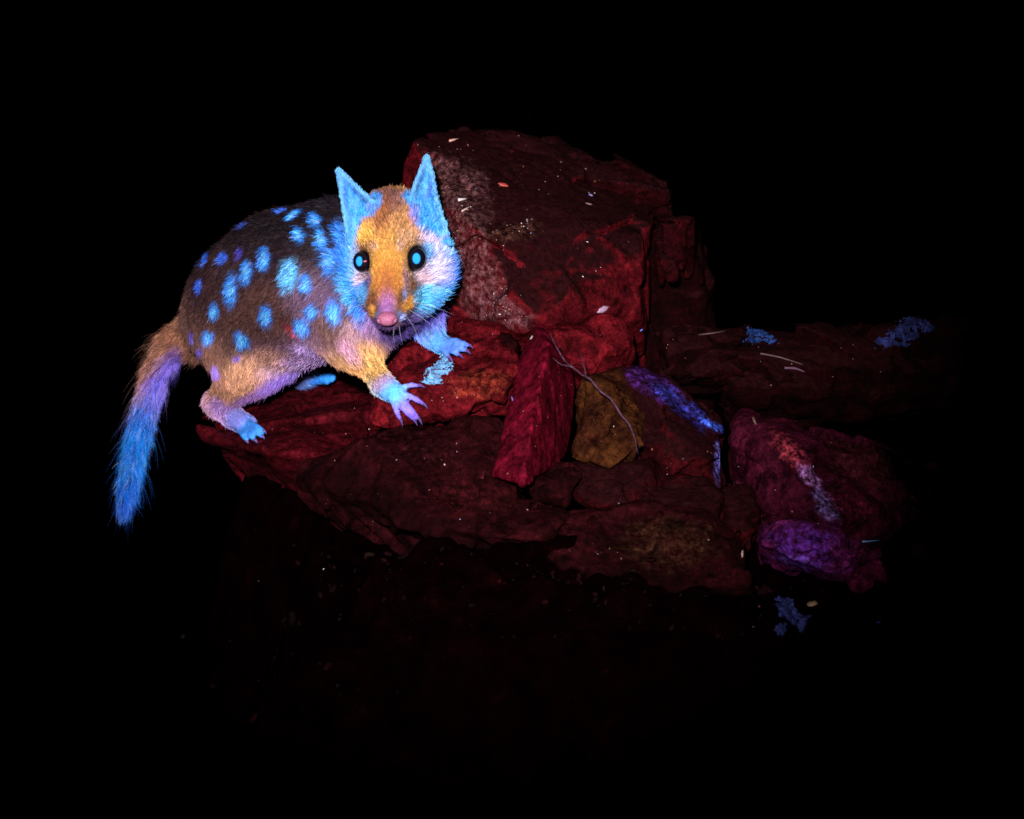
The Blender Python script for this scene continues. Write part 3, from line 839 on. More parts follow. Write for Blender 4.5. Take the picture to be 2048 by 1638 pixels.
    paint(702, 430, 12, 40, 0, S(120, 215, 255), .8, .5); paint(735, 400, 10, 22, 30, S(130, 140, 240), .7, .5)
    for e in ((852, 345), (850, 380), (860, 410), (870, 440), (850, 430), (835, 400)):
        paint(e[0], e[1], 26, 30, 0, S(60, 170, 255), 1, .3)
    paint(828, 425, 10, 20, 0, S(150, 130, 220), .6, .5)

EARLINES = [(A(u, v, -.075), ru * MM, rv * MM, math.radians(r), np.array(c), al) for u, v, ru, rv, r, c, al in (  # ear streaks; the dark ones paint in the shade of the folds
    (838, 362, 5, 40, -22, S(20, 60, 170), .6), (858, 380, 6, 22, -20, S(70, 60, 200), .6), (870, 372, 7, 26, 5, S(40, 110, 245), .6),
    (722, 392, 5, 34, 42, S(20, 60, 170), .6), (690, 385, 6, 30, 8, S(36, 110, 245), .7), (845, 440, 26, 8, 15, S(24, 80, 200), .6))]
make_paint()

def coat(X, XC=None, fields=None):
    W, de = fields or chain_fields(X)
    w = W / W.sum(1, keepdims=True)
    col = w @ np.stack([c["col"] for c in C])
    length = w @ np.array([c["hair"] for c in C])
    lie = w @ np.array([c["lie"] for c in C])
    dens = w @ np.array([c["dens"] for c in C])
    tc_ = next(c for c in C if c["name"] == "trunk")
    P_, R_ = tc_["P"], tc_["R"]
    best = np.full(len(X), 9.0); rel = np.zeros(len(X))
    for i in range(len(P_) - 1):
        ba = P_[i + 1] - P_[i]
        t = np.clip(((X - P_[i]) @ ba) / (ba @ ba), 0, 1)
        q = X - P_[i] - t[:, None] * ba
        d = np.linalg.norm(q, axis=1); m = d < best
        best[m] = d[m]; rel[m] = ((q @ np.array([0, 0.2, 0.98])) / (R_[i] + (R_[i + 1] - R_[i]) * t))[m]
    dors = np.clip((rel - 0.05) / 0.7, 0, 1) * np.clip(w[:, [k for k, c in enumerate(C) if c["name"] in ("trunk", "neck")]].sum(1) * 1.3, 0, 1)
    DORSAL = (dors * dors * (3 - 2 * dors))[:, None]
    XR = X
    X = X if XC is None else XC
    wob = fbm(X * 330, 3, 5)
    for n_p, (p, ru, rv, rot, c, al, soft, depth) in enumerate(PAINT):
        if n_p == SPOT_START:
            col = col * (1 - 0.9 * DORSAL) + S(15, 11, 18) * 0.9 * DORSAL  # dark spine fur, deepened so the top of the back sinks into black
        d = X - p
        m = (np.abs(d) < max(ru, rv, depth) * 2.2).all(1)
        if not m.any():
            continue
        q = d[m]
        a, b, z = q @ RIGHT, q @ UP, q @ FWD
        cr, sr = math.cos(rot), math.sin(rot)
        a, b = a * cr + b * sr, -a * sr + b * cr
        r = np.sqrt((a / ru) ** 2 + (b / rv) ** 2 + (z / depth) ** 2) + 0.34 * wob[m]
        k = np.clip((1 + soft - r) / (2 * soft), 0, 1)
        k = (k * k * (3 - 2 * k) * al)[:, None]
        col[m] = col[m] * (1 - k) + c * k
    onear = np.clip((0.0036 - de) / 0.0014, 0, 1)
    for c_, r_ in (EYE_R, EYE_L):
        kk = np.clip((r_ * 1.25 - np.linalg.norm(XR - c_, axis=1)) / (r_ * 0.15), 0, 1)[:, None]
        col = col * (1 - kk) + np.array([0.006, 0.004, 0.008]) * kk
    ec = S(40, 140, 250) + (S(120, 214, 255) - S(40, 140, 250)) * np.clip(0.45 + 0.7 * fbm(X * np.array([420, 260, 150]), 3, 51), 0, 1)[:, None]
    eo = np.clip((0.0030 - de) / 0.0010, 0, 1)[:, None]
    for (p, ru, rv, rot, c, al) in EARLINES:
        d = X - p
        a, b = d @ RIGHT, d @ UP
        a, b = a * math.cos(rot) + b * math.sin(rot), -a * math.sin(rot) + b * math.cos(rot)
        k = np.clip(1.3 - np.sqrt((a / ru) ** 2 + (b / rv) ** 2), 0, 1)[:, None] * al
        ec = ec * (1 - k) + c * k
    rim = np.array(EAR_RIM)
    sel = np.nonzero(eo[:, 0] > 0)[0]
    if len(sel):
        dr = np.sqrt(((X[sel][:, None] - rim[None]) ** 2).sum(-1)).min(1)
        kr = np.clip((0.0024 - dr) / 0.0016, 0, 1)[:, None] * 0.4
        ec[sel] = ec[sel] * (1 - kr) + S(150, 220, 255) * kr
    col = col * (1 - eo) + ec * eo
    length = length * (1 - onear) + 0.0019 * onear
    lie = lie * (1 - onear) + 0.12 * onear
    return col, length, lie, dens, w, onear

# flow of the hair
NOSE = A(774, 636, -.131)
def flow(X, Nn, w, onear):
    f = np.zeros_like(X)
    radial = {"cranium", "brow", "cheek", "jowl", "lip", "jaw", "snout", "throat", "neck"}
    for k, c in enumerate(C):
        if c["name"] in radial:
            d = nrm(X - NOSE)
            if c["name"] in ("cranium", "brow"):
                d = nrm(d + np.array([0, .3, .2]))
            if c["name"] in ("neck",):
                d = nrm(d + np.array([-0.35, .35, -.5]))
        else:
            P = c["P"]
            best = np.full(len(X), 9.0); d = np.zeros_like(X)
            for i in range(len(P) - 1):
                ba = P[i + 1] - P[i]
                t = np.clip(((X - P[i]) @ ba) / (ba @ ba), 0, 1)
                q = np.linalg.norm(X - P[i] - t[:, None] * ba, axis=1)
                m = q < best
                best[m] = q[m]; d[m] = nrm(ba)
            if c["name"] in ("trunk", "belly", "hip", "thigh", "near_upper_arm"):
                d = nrm(d + np.array([-0.15, 0.0, -0.75]))
        f += d * w[:, k:k + 1]
    for base, tip in EARS:
        m = (np.linalg.norm(X - base, axis=1) < 0.05) & (onear > 0)
        f[m] = f[m] * (1 - onear[m][:, None]) + nrm(tip - base)[None] * onear[m][:, None]
    f = f - (f * Nn).sum(1, keepdims=True) * Nn
    return nrm(f)

# skin mesh
skin_col, _l, _i, _d, _w, _e = coat(BV)
quoll = bpy.data.objects.new("quoll", None)
quoll.empty_display_size = 0.05
QO = np.array([-0.06, 0.0, -0.02])
quoll.location = QO
COL.objects.link(quoll)
tag(quoll, "small spotted quoll with glowing blue fur patches climbing over the red rocks", "quoll")

m_skin, nt, b = new_mat("skin")
at = N(nt, "ShaderNodeAttribute", attribute_name="coat")
tc = N(nt, "ShaderNodeTexCoord")
sn = noise(nt, tc.outputs["Object"], 500, 4)
nt.links.new(mix(nt, 1.0, at.outputs["Color"], ramp(nt, sn, [(0.3, (0.5, 0.5, 0.5)), (0.7, (0.95, 0.95, 0.95))]), 'MULTIPLY'), b.inputs["Base Color"])
b.inputs["Roughness"].default_value = 0.65
b.inputs["Specular IOR Level"].default_value = 0.2
bp = N(nt, "ShaderNodeBump", i_Strength=0.5, i_Distance=0.0006)
nt.links.new(sn, bp.inputs["Height"]); nt.links.new(bp.outputs[0], b.inputs["Normal"])
bme = raw_mesh("body", BV - QO, BQ, m_skin)
# bare parts keep their colour, the skin under the coat is darkened like shade between locks
bare = np.clip((0.0030 - _l) / 0.0015, 0, 1)[:, None]
colour_attr(bme, "coat", skin_col * (0.30 + 0.70 * bare) * (1 - 0.25 * _e[:, None]))
body = link("body", bme, quoll)

# ------------------------------------------------------------------ the animal: fur
def sample_surface(n):
    T = np.concatenate([BQ[:, [0, 1, 2]], BQ[:, [0, 2, 3]]])
    a = BV[T[:, 1]] - BV[T[:, 0]]; b_ = BV[T[:, 2]] - BV[T[:, 0]]
    ar = np.linalg.norm(np.cross(a, b_), axis=1)
    pick = RNG.choice(len(T), n, p=ar / ar.sum())
    r1 = np.sqrt(RNG.random(n)); r2 = RNG.random(n)
    w0, w1, w2 = 1 - r1, r1 * (1 - r2), r1 * r2
    t = T[pick]
    X = BV[t[:, 0]] * w0[:, None] + BV[t[:, 1]] * w1[:, None] + BV[t[:, 2]] * w2[:, None]
    Nn = nrm(BN[t[:, 0]] * w0[:, None] + BN[t[:, 1]] * w1[:, None] + BN[t[:, 2]] * w2[:, None])
    return X, Nn

def fur_material():
    m, nt, b = new_mat("fur")
    at = N(nt, "ShaderNodeAttribute", attribute_name="tint")
    nt.links.new(at.outputs["Color"], b.inputs["Base Color"])
    b.inputs["Roughness"].default_value = 0.5
    b.inputs["Specular IOR Level"].default_value = 0.25
    return m
M_FUR = fur_material()

def make_fur(name, n, guard=False):
    X, Nn = sample_surface(n)
    W_, de_ = chain_fields(X)
    w = W_ / W_.sum(1, keepdims=True)
    onear = np.clip((0.0036 - de_) / 0.0014, 0, 1)
    F = flow(X, Nn, w, onear)
    L0 = w @ np.array([c["hair"] for c in C]) * (1 - onear)
    col, L, lie, dens, w, onear = coat(X, X + F * (L0 * 0.55)[:, None], (W_, de_))
    w_tail = w[:, [k for k, c in enumerate(C) if c['name'] == 'tail']].sum(1)
    keep = RNG.random(n) < dens / 1.5 * (1 + 0.5 * (dens <= 1.0))
    for c_, r_ in (EYE_R, EYE_L):
        keep &= np.linalg.norm(X - c_, axis=1) > r_ * 1.12
    keep &= np.linalg.norm(X - NOSE, axis=1) > 0.0068
    X, Nn, col, L, lie, F, onear = X[keep], Nn[keep], col[keep], L[keep], lie[keep], F[keep], onear[keep]
    n = len(X)
    L = L * RNG.uniform(0.5, 1.2, n)
    for c_, r_ in (EYE_R, EYE_L):
        de = np.linalg.norm(X - c_, axis=1) - r_
        L = L * np.clip(0.28 + de / 0.010, 0.28, 1)
    if guard:
        tl = w_tail[keep]
        L = L * (1.4 + 0.5 * tl)
        col = col * (1 - 0.72 * tl[:, None])
    side = np.cross(Nn, F)
    # tufts: neighbouring hairs lean the same way
    k1 = fbm(X * 420, 2, 21); k2 = fbm(X * 420 + 31, 2, 22); k3 = fbm(X * 110, 2, 23)
    jit = RNG.normal(0, 0.10, (n, 3))
    d0 = nrm(F * (1 - lie)[:, None] + Nn * (0.25 + lie)[:, None] + side * (0.35 * k1 + 0.3 * k3)[:, None] + jit)
    d1 = nrm(F * 1.0 + Nn * (lie * 0.75 + 0.30 * k2)[:, None] + side * (0.75 * k1 + 0.45 * k3)[:, None] + jit * 1.5)
    d2 = nrm(F * 1.0 + Nn * (lie * 0.35 + 0.25 * k2)[:, None] + side * (0.8 * k1 + 0.4 * k3)[:, None] + jit * 2 + np.array([0, 0, -0.12]))
    p0 = X - Nn * 0.0003
    p1 = p0 + d0 * (L * 0.30)[:, None]
    p2 = p1 + d1 * (L * 0.35)[:, None]
    p3 = p2 + d2 * (L * 0.35)[:, None]
    # hairs gather in pointed locks around every tenth hair
    gi = np.arange(0, n, 5)
    kd = KDTree(len(gi))
    for a_, q_ in enumerate(X[gi].tolist()):
        kd.insert(q_, a_)
    kd.balance()
    own = gi[np.array([kd.find(q_)[1] for q_ in X.tolist()])]
    cl = np.clip(L / 0.004, 0.2, 1)[:, None] * (0.15 if guard else 1.0) * (1 - 0.55 * w_tail[keep])[:, None]
    p1 = p1 + (p1[own] - p1) * 0.15 * cl
    p2 = p2 + (p2[own] - p2) * 0.50 * cl
    p3 = p3 + (p3[own] - p3) * 0.80 * cl
    lockv = RNG.normal(1.0, 0.21, n).clip(0.5, 1.6)[own]
    P = np.stack([p0, p1, p2, p3], 1) - QO
    rad0 = (0.000095 if not guard else 0.00006) * np.clip(L / 0.006, 0.55, 1.25)
    R = rad0[:, None] * np.array([1.0, 0.95, 0.7, 0.12])[None]
    v = RNG.normal(1.0, 0.16, n).clip(0.55, 1.5)
    v = v * (1 + 0.22 * k1) * lockv
    dk = RNG.random(n) < 0.12
    v[dk] *= 0.55
    hue = RNG.normal(1.0, 0.06, (n, 3))
    # single hairs and locks of another tone: pale or violet among the blue, dark or sandy among the brown
    blue = np.clip((col[:, 2] - col[:, 0]) * 1.6, 0, 1)
    tone = np.where(RNG.random(n) < 0.5, RNG.random(n)[own], RNG.random(n))
    tone = np.where(onear > 0.3, 0.05 + 0.95 * tone, tone)
    alt = np.where((tone < 0.10)[:, None], S(190, 200, 255), np.where((tone < 0.18)[:, None], S(104, 92, 236), np.where((tone < 0.38)[:, None], S(24, 84, 226), col)))
    warm = np.where((tone < 0.20)[:, None], S(62, 34, 30), np.where((tone < 0.30)[:, None], col * 1.35 + 0.03, np.where((tone < 0.40)[:, None], col * np.array([1.0, 0.72, 0.8]), col)))
    mixw = (0.45 * RNG.random(n) + 0.15)[:, None]
    col = col + ((alt * blue[:, None] + warm * (1 - blue)[:, None]) - col) * mixw
    cc = col * v[:, None] * hue
    K = np.stack([cc * 0.30, cc * 0.68, cc * 1.08, cc * 1.25], 1).clip(0, 0.97)  # dark underfur at the roots, also painting in shade between locks
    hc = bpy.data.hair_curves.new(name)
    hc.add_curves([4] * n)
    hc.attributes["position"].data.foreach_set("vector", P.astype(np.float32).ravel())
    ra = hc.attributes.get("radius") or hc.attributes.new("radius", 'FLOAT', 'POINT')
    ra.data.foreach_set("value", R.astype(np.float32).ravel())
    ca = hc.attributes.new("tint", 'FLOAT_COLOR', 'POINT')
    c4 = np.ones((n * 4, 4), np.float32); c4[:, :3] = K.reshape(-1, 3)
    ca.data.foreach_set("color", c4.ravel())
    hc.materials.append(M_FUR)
    o = link(name, hc, quoll)
    return o

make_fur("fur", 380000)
make_fur("guard_hair", 14000, True)

# ------------------------------------------------------------------ the animal: eyes, nose, claws, whiskers
def uv_sphere(name, c, r, mat, seg=40, rings=24, parent=None, scale=(1, 1, 1)):
    bm = bmesh.new()
    bmesh.ops.create_uvsphere(bm, u_segments=seg, v_segments=rings, radius=r)
    me = bpy.data.meshes.new(name)
    for v in bm.verts:
        v.co.x *= scale[0]; v.co.y *= scale[1]; v.co.z *= scale[2]
    bm.to_mesh(me); bm.free()
    me.polygons.foreach_set("use_smooth", np.ones(len(me.polygons), bool))
    me.materials.append(mat)
    return link(name, me, parent, Vector(c))

def eye_mat():
    m, nt, b = new_mat("dark_wet_eye")
    tc = N(nt, "ShaderNodeTexCoord")
    c = ramp(nt, noise(nt, tc.outputs["Object"], 900, 3), [(0.3, (0.002, 0.002, 0.004)), (0.7, (0.006, 0.005, 0.010))])
    nt.links.new(c, b.inputs["Base Color"])
    b.inputs["Roughness"].default_value = 0.12
    b.inputs["Specular IOR Level"].default_value = 0.2
    return m
M_EYE = eye_mat()
M_EYESHINE = plain_mat("painted_eyeshine", (0.016, 0.22, 0.52), 0.9, 0.0, 0.06, 400, 0.0)  # light thrown back by the eyes, painted as a flat cyan colour

def cap(name, r, half_angle, mat, parent, direction, lift=1.012, sx=1.0, sy=1.0):
    d = nrm(np.array(direction))
    x = nrm(np.cross(d, [0, 0, 1.0])); z = np.cross(x, d)
    V = [d * r * lift]
    F = []
    R_, S_ = 6, 32
    for i in range(1, R_ + 1):
        a = half_angle * i / R_
        for j in range(S_):
            t = 2 * math.pi * j / S_
            V.append(nrm(d * math.cos(a) + (x * math.cos(t) * sx + z * math.sin(t) * sy) * math.sin(a)) * r * lift)
    # a thin rim turned back into the eye so the cap has thickness
    for j in range(S_):
        V.append(V[1 + (R_ - 1) * S_ + j] * 0.95)
    for j in range(S_):
        F.append((0, 1 + j, 1 + (j + 1) % S_))
    for i in range(R_):
        for j in range(S_):
            a0 = 1 + i * S_
            F.append((a0 + j, a0 + S_ + j, a0 + S_ + (j + 1) % S_, a0 + (j + 1) % S_))
    me = raw_mesh(name, V, F, mat)
    return link(name, me, parent)

for (c_, r_), gaze, sx, sy, lb in ((EYE_R, (830, 517), 0.92, 1.1, "dark right hand eye with a round blue shine"), (EYE_L, (722, 522), 0.86, 1.15, "dark left hand eye with a blue shine and a painted red glint")):
    e = uv_sphere("eye", c_ - QO, r_, M_EYE, parent=quoll)
    e["label"] = lb
    e.scale = (0.84, 1.0, 1.0)
    pd = nrm(CAM - c_)
    if c_ is EYE_L[0]:
        pd = nrm(pd + np.array([-0.30, 0.0, 0.03]))
    cap("pupil_eyeshine", r_, math.radians(26), M_EYESHINE, e, pd, 1.006, sx, sy)
    if c_ is EYE_L[0]:
        gd = nrm(nrm(CAM - c_) + np.array([0.50, 0.0, 0.03]))  # a glint on the eye, painted as a small red patch
        cap("eye_glint", r_, math.radians(9), plain_mat("painted_red_glint", (0.55, 0.12, 0.16), 0.3, 0.5, 0.2, 600, 0.1), e, gd, 1.006, 1.5, 0.4)

def nose_mesh():
    h = 0.0007
    c0 = A(774, 637, -.1345)
    lo = c0 - 0.011; n_ = int(0.022 / h)
    g = [lo[k] + np.arange(n_) * h for k in range(3)]
    X = np.stack(np.meshgrid(*g, indexing='ij'), -1).reshape(-1, 3)
    P = X - c0
    s = np.array([0.0052, 0.0048, 0.0036])
    d = (np.linalg.norm(P / s, axis=1) - 1) * 0.0036
    for sx in (-1, 1):
        q = np.linalg.norm((X - (c0 + np.array([sx * 0.0038, -0.0022, -0.0004]))) / np.array([1.0, 1.5, 0.8]), axis=1) - 0.0013
        d = np.maximum(d, -q)
    q = np.linalg.norm((X - (c0 + np.array([0, -0.0048, -0.002])))[:, [0, 1]], axis=1) - 0.0006
    d = np.maximum(d, -np.where(X[:, 2] < c0[2], q, 1))
    V, Q = surface_nets(d.reshape(n_, n_, n_), lo, h)
    V = relax(V, Q, 2, 0.5)
    return link("nose", raw_mesh("nose", V - QO, Q, plain_mat("pink_nose", (0.30, 0.085, 0.155), 0.45, 0.4, 0.3, 1100, 0.8)), quoll)
nose_mesh()

def tube(name, pts, radii, mat, parent=None, sides=6, origin=None, sub=4):
    pts = np.array(pts, float); radii = np.array(radii, float)
    if sub > 1 and len(pts) > 2:
        t = np.arange(len(pts)); tt = np.linspace(0, len(pts) - 1, (len(pts) - 1) * sub + 1)
        # smooth interpolation (Catmull-Rom)
        ex = np.vstack([2 * pts[0] - pts[1], pts, 2 * pts[-1] - pts[-2]])
        out = []
        for x in tt:
            i = min(int(x), len(pts) - 2); f = x - i
            p0, p1, p2, p3 = ex[i], ex[i + 1], ex[i + 2], ex[i + 3]
            out.append(0.5 * (2 * p1 + (p2 - p0) * f + (2 * p0 - 5 * p1 + 4 * p2 - p3) * f * f + (3 * p1 - p0 - 3 * p2 + p3) * f ** 3))
        radii = np.interp(tt, t, radii); pts = np.array(out)
    T = nrm(np.gradient(pts, axis=0))
    a = nrm(np.cross(T, [0.31, 0.2, 0.93])); b_ = np.cross(T, a)
    V = []; F = []
    for i in range(len(pts)):
        for j in range(sides):
            th = 2 * math.pi * j / sides
            V.append(pts[i] + (a[i] * math.cos(th) + b_[i] * math.sin(th)) * radii[i])
    for i in range(len(pts) - 1):
        for j in range(sides):
            k = (j + 1) % sides
            F.append((i * sides + j, i * sides + k, (i + 1) * sides + k, (i + 1) * sides + j))
    F.append(tuple(range(sides))[::-1]); F.append(tuple(range((len(pts) - 1) * sides, len(pts) * sides)))
    org = np.zeros(3) if origin is None else np.array(origin)
    return link(name, raw_mesh(name, np.array(V) - org, F, mat), parent, None if parent else org)

M_CLAW = plain_mat("pale_violet_claw", (0.09, 0.05, 0.19), 0.4, 0.3, 0.3, 500, 0.1)
for grp, toes in TOES.items():
    if grp == "farhind":
        continue
    for t in toes:
        p = np.array([A(q[0], q[1], q[2]) for q in t])
        d = nrm(p[-1] - p[-2])
        ln = {"near": 0.0050, "far": 0.0042, "hind": 0.0026}[grp]
        a0 = p[-1] - d * 0.0008
        a1 = a0 + d * ln * 0.55 + np.array([0, -.0002, 0.0002])
        a2 = a0 + d * ln + np.array([0, -.0002, -0.0010])
        tube("claw", np.array([a0, a1, a2]) - QO, [0.0011, 0.0008, 0.00012], M_CLAW, quoll, 6)

M_WHISK = plain_mat("pale_whisker", (0.45, 0.42, 0.6), 0.4, 0.4, 0.1, 200, 0.0)
WH = [((806, 612, -.118), (850, 640, -.118), (905, 690, -.110)), ((812, 606, -.115), (858, 628, -.114), (900, 662, -.106)),
      ((800, 618, -.120), (825, 650, -.122), (846, 700, -.118)), ((795, 630, -.12), (800, 665, -.122), (806, 692, -.118)), ((788, 634, -.12), (787, 668, -.122), (789, 690, -.118)),
      ((748, 612, -.118), (715, 640, -.122), (672, 665, -.118)), ((750, 618, -.120), (728, 655, -.124), (700, 700, -.12)), ((744, 604, -.115), (700, 615, -.122), (655, 618, -.12)),
      ((815, 602, -.115), (862, 612, -.112), (915, 632, -.100))]
for w_ in WH:
    tube("whisker", np.array([A(*q) for q in w_]) - QO, [0.00006, 0.00005, 0.00002], M_WHISK, quoll, 4)

# ------------------------------------------------------------------ twigs, lichen, flakes and grit on the rocks
def on_rock(u, v, lift=0.0):
    p, n = hit(u, v)
    if np.dot(n, FWD) > 0:
        n = -n
    return p + n * lift, n

def path_on_rocks(uvs, lift):
    """a stiff stem that rests on the rocks: straight between its highest resting points"""
    return np.array([on_rock(u, v, lift)[0] for u, v in uvs])

M_TWIG = plain_mat("grey_violet_twig", (0.055, 0.024, 0.042), 0.9, 0.05, 0.8, 400, 0.8)
tw = bpy.data.objects.new("forked_twig", None); COL.objects.link(tw)
y_main = [(1106, 716, -.088), (1122, 729, -.092), (1145, 734, -.098), (1164, 750, -.103), (1180, 758, -.108), (1201, 783, -.112), (1222, 798, -.116), (1243, 831, -.119), (1258, 848, -.122), (1271, 880, -.122), (1272, 893, -.121), (1278, 912, -.117)]
two = A(1278, 912, -.117); tw.location = two
tag(tw, "thin forked twig leaning across the ochre stone and leaning slab", "twig")
tube("stem", np.array([A(*q) for q in y_main]) - two, [.0002, .0003, .00045, .0004, .0006, .00045, .00055, .0004, .00045, .0003, .00035, .0002], M_TWIG, tw, 7, None, 2)
tube("side_branch", np.array([A(*q) for q in ((1100, 668, -.083), (1112, 692, -.088), (1130, 722, -.094), (1150, 738, -.099))]) - two, [.0002, .0003, .0004, .0004], M_TWIG, tw, 6)
tube("side_branch", np.array([A(*q) for q in ((1162, 710, -.098), (1167, 728, -.102), (1172, 752, -.106))]) - two, [.0002, .0003, .0003], M_TWIG, tw, 6)

def stem(name, label, uvs, r, col, lift=0.0008):
    P = path_on_rocks(uvs, lift)
    o = tube(name, P, [r] * (len(P) - 1) + [r * 0.5], plain_mat(name + "_colour", col, 0.6, 0.3, 0.4, 300, 0.3), None, 6, P[0], 3)
    return tag(o, label, name.replace("_", " ").split()[-1])
stem("dry_needle", "pale dry needle on the square block left of the lichen", [(1397, 672), (1425, 668), (1455, 664)], .0005, (0.05, 0.022, 0.022))
stem("dry_needle", "longer pale needle slanting down below the left lichen patch", [(1520, 709), (1560, 717), (1606, 731)], .0005, (0.07, 0.035, 0.042))
stem("dry_needle", "short needle fragment beside the long slanting needle", [(1568, 738), (1590, 738), (1610, 744)], .0007, (0.08, 0.035, 0.06))
stem("grass_stem", "thin bluish grass stem sticking out beside the ridged rock", [(1724, 1081), (1758, 1078)], .0007, (0.05, 0.10, 0.20))
stem("dry_needle", "pinkish needle lying on top of the boulder", [(898, 284), (918, 279)], .0007, (0.5, 0.25, 0.2))
stem("dry_needle", "short white needle on the boulder's crust beside the right ear", [(916, 402), (932, 400)], .0009, (0.5, 0.42, 0.44))
stem("dry_needle", "thin slanted needle on the boulder below the short white needle", [(924, 425), (938, 416)], .0006, (0.4, 0.26, 0.24))

def crust(name, label, cat, spots, mat, seed=1, thick=0.0011, thr=0.12):
    """a ragged crust grown on the rock surface; spots: (u, v, ru, rv, rot)"""
    V0 = []; off = 0; Vs = []; Qs = []
    cen = [hit(u, v)[0] for u, v, *_ in spots]
    for V, Q in ROCK_BVH:
        c = V[Q].mean(1)
        m = np.zeros(len(Q), bool)
        for p in cen:
            m |= ((c - p) ** 2).sum(1) < 0.022 ** 2
        q = Q[m]
        if len(q):
            n = np.cross(V[q[:, 2]] - V[q[:, 0]], V[q[:, 3]] - V[q[:, 1]])
            q = q[(nrm(n) @ FWD) < 0.1]
            Vs.append(V[q]); 
    B = np.concatenate(Vs)                                   # (k, 4, 3) corner points
    K = 4
    t = np.linspace(0, 1, K + 1)
    a, b = np.meshgrid(t, t, indexing='ij')
    wts = np.stack([(1 - a) * (1 - b), a * (1 - b), a * b, (1 - a) * b], -1).reshape(-1, 4)
    P = np.einsum('gc,kcd->kgd', wts, B)                      # (k, 25, 3)
    fn = nrm(np.cross(B[:, 2] - B[:, 0], B[:, 3] - B[:, 1]))
    Pf = P.reshape(-1, 3)
    val = np.full(len(Pf), -9.0)
    for (u, v, ru, rv, rot), p in zip(spots, cen):
        d = Pf - p
        x, y, z = d @ RIGHT, d @ UP, d @ FWD
        r = math.radians(rot)
        x, y = x * math.cos(r) + y * math.sin(r), -x * math.sin(r) + y * math.cos(r)
        val = np.maximum(val, 1 - np.sqrt((x / (ru * MM)) ** 2 + (y / (rv * MM)) ** 2 + (z / 0.02) ** 2))
    nz = fbm(Pf * 330, 3, seed); nf = fbm(Pf * 900, 2, seed + 5)
    val = val + 0.95 * nz + 0.45 * nf - thr
    hgt = np.clip(val * 2.2, -0.25, 1) * thick * (0.65 + 0.8 * nf) + 0.00005
    Pd = (Pf + np.repeat(fn, (K + 1) ** 2, 0) * hgt[:, None])
    idx = np.arange((K + 1) ** 2).reshape(K + 1, K + 1)
    loc = np.stack([idx[:-1, :-1], idx[1:, :-1], idx[1:, 1:], idx[:-1, 1:]], -1).reshape(-1, 4)
    F = (np.arange(len(B))[:, None, None] * (K + 1) ** 2 + loc[None]).reshape(-1, 4)
    F = F[(val[F] > -0.06).sum(1) >= 3]
    used, inv = np.unique(F, return_inverse=True)
    F = inv.reshape(F.shape)
    org = Pd[used].mean(0)
    o = link(name, raw_mesh(name, Pd[used] - org, F, mat), None, org)
    return tag(o, label, cat)

M_LICHEN = plain_mat("blue_lichen", (0.012, 0.033, 0.125), 0.95, 0.02, 0.75, 300, 0.9)
M_LICHEN2 = plain_mat("violet_blue_lichen", (0.020, 0.024, 0.095), 0.95, 0.02, 0.75, 300, 0.9)
M_FLAKE = plain_mat("pale_blue_flake", (0.10, 0.24, 0.44), 0.7, 0.2, 0.8, 300, 0.9)
crust("pale_crust", "flaky pale blue crust on the ledge rock between the front paws", "crust",
      [(891, 716, 12, 10, 40), (880, 732, 24, 14, 40), (868, 744, 18, 16, 0), (892, 740, 16, 9, 30), (858, 760, 12, 8, 0), (868, 763, 18, 7, 10)], M_FLAKE, 3, 0.0012)
crust("lichen_patch", "small peaked blue lichen patch on the left part of the long slab", "lichen",
      [(1515, 650, 13, 16, 0), (1514, 668, 20, 16, 0), (1534, 676, 24, 8, -20), (1505, 681, 16, 7, 0)], M_LICHEN, 5, 0.0016)
crust("lichen_patch", "larger ragged blue lichen patch at the far right of the long slab", "lichen",
      [(1828, 645, 22, 16, 20), (1854, 652, 18, 14, 0), (1800, 664, 30, 14, 25), (1822, 672, 24, 10, 20), (1775, 682, 24, 14, 10), (1800, 688, 24, 6, 0)], M_LICHEN2, 6, 0.0016)
crust("lichen_patch", "dim blue violet lichen patch on the earth below the violet stone", "lichen",
      [(1566, 1202, 18, 16, 0), (1574, 1220, 22, 20, -30), (1594, 1234, 22, 16, -20), (1602, 1248, 12, 10, 0)], M_LICHEN2, 8, 0.0014)
crust("lichen_speck", "tiny round lichen speck just under the dim lichen patch", "lichen", [(1560, 1258, 14, 10, 0)], M_LICHEN2, 9, 0.0012)

def flake(name, label, uv, size, col, seed, aspect=1.6, cat="flake"):
    size *= 0.75
    p, nn = on_rock(*uv)
    rg = np.random.default_rng(seed)
    e1 = nrm(np.cross(nn, rg.normal(0, 1, 3))); e2 = np.cross(nn, e1)
    if aspect and True:
        e1 = nrm(RIGHT - np.dot(RIGHT, nn) * nn + 0.3 * UP); e1 = nrm(e1 - np.dot(e1, nn) * nn); e2 = np.cross(nn, e1)
    K = 14
    V = []; F = []
    rim = [size * (0.75 + 0.35 * rg.random()) for _ in range(K)]
    for lay, (sc, z) in enumerate(((1.0, 0.0), (0.96, 0.35), (0.6, 0.55))):
        for j in range(K):
            t = 2 * math.pi * j / K
            V.append(e1 * math.cos(t) * rim[j] * sc * aspect ** .5 + e2 * math.sin(t) * rim[j] * sc / aspect ** .5 + nn * (z * size * 0.5))
    V.append(nn * size * 0.30)
    for l in range(2):
        for j in range(K):
            k = (j + 1) % K
            F.append((l * K + j, l * K + k, (l + 1) * K + k, (l + 1) * K + j))
    for j in range(K):
        F.append((2 * K + j, 2 * K + (j + 1) % K, 3 * K))
    F.append(tuple(range(K))[::-1])
    o = link(name, raw_mesh(name, V, F, plain_mat(name + "_colour", col, 0.5, 0.4, 0.4, 500, 0.6)), None, p + nn * size * 0.05)
    return tag(o, label, cat)

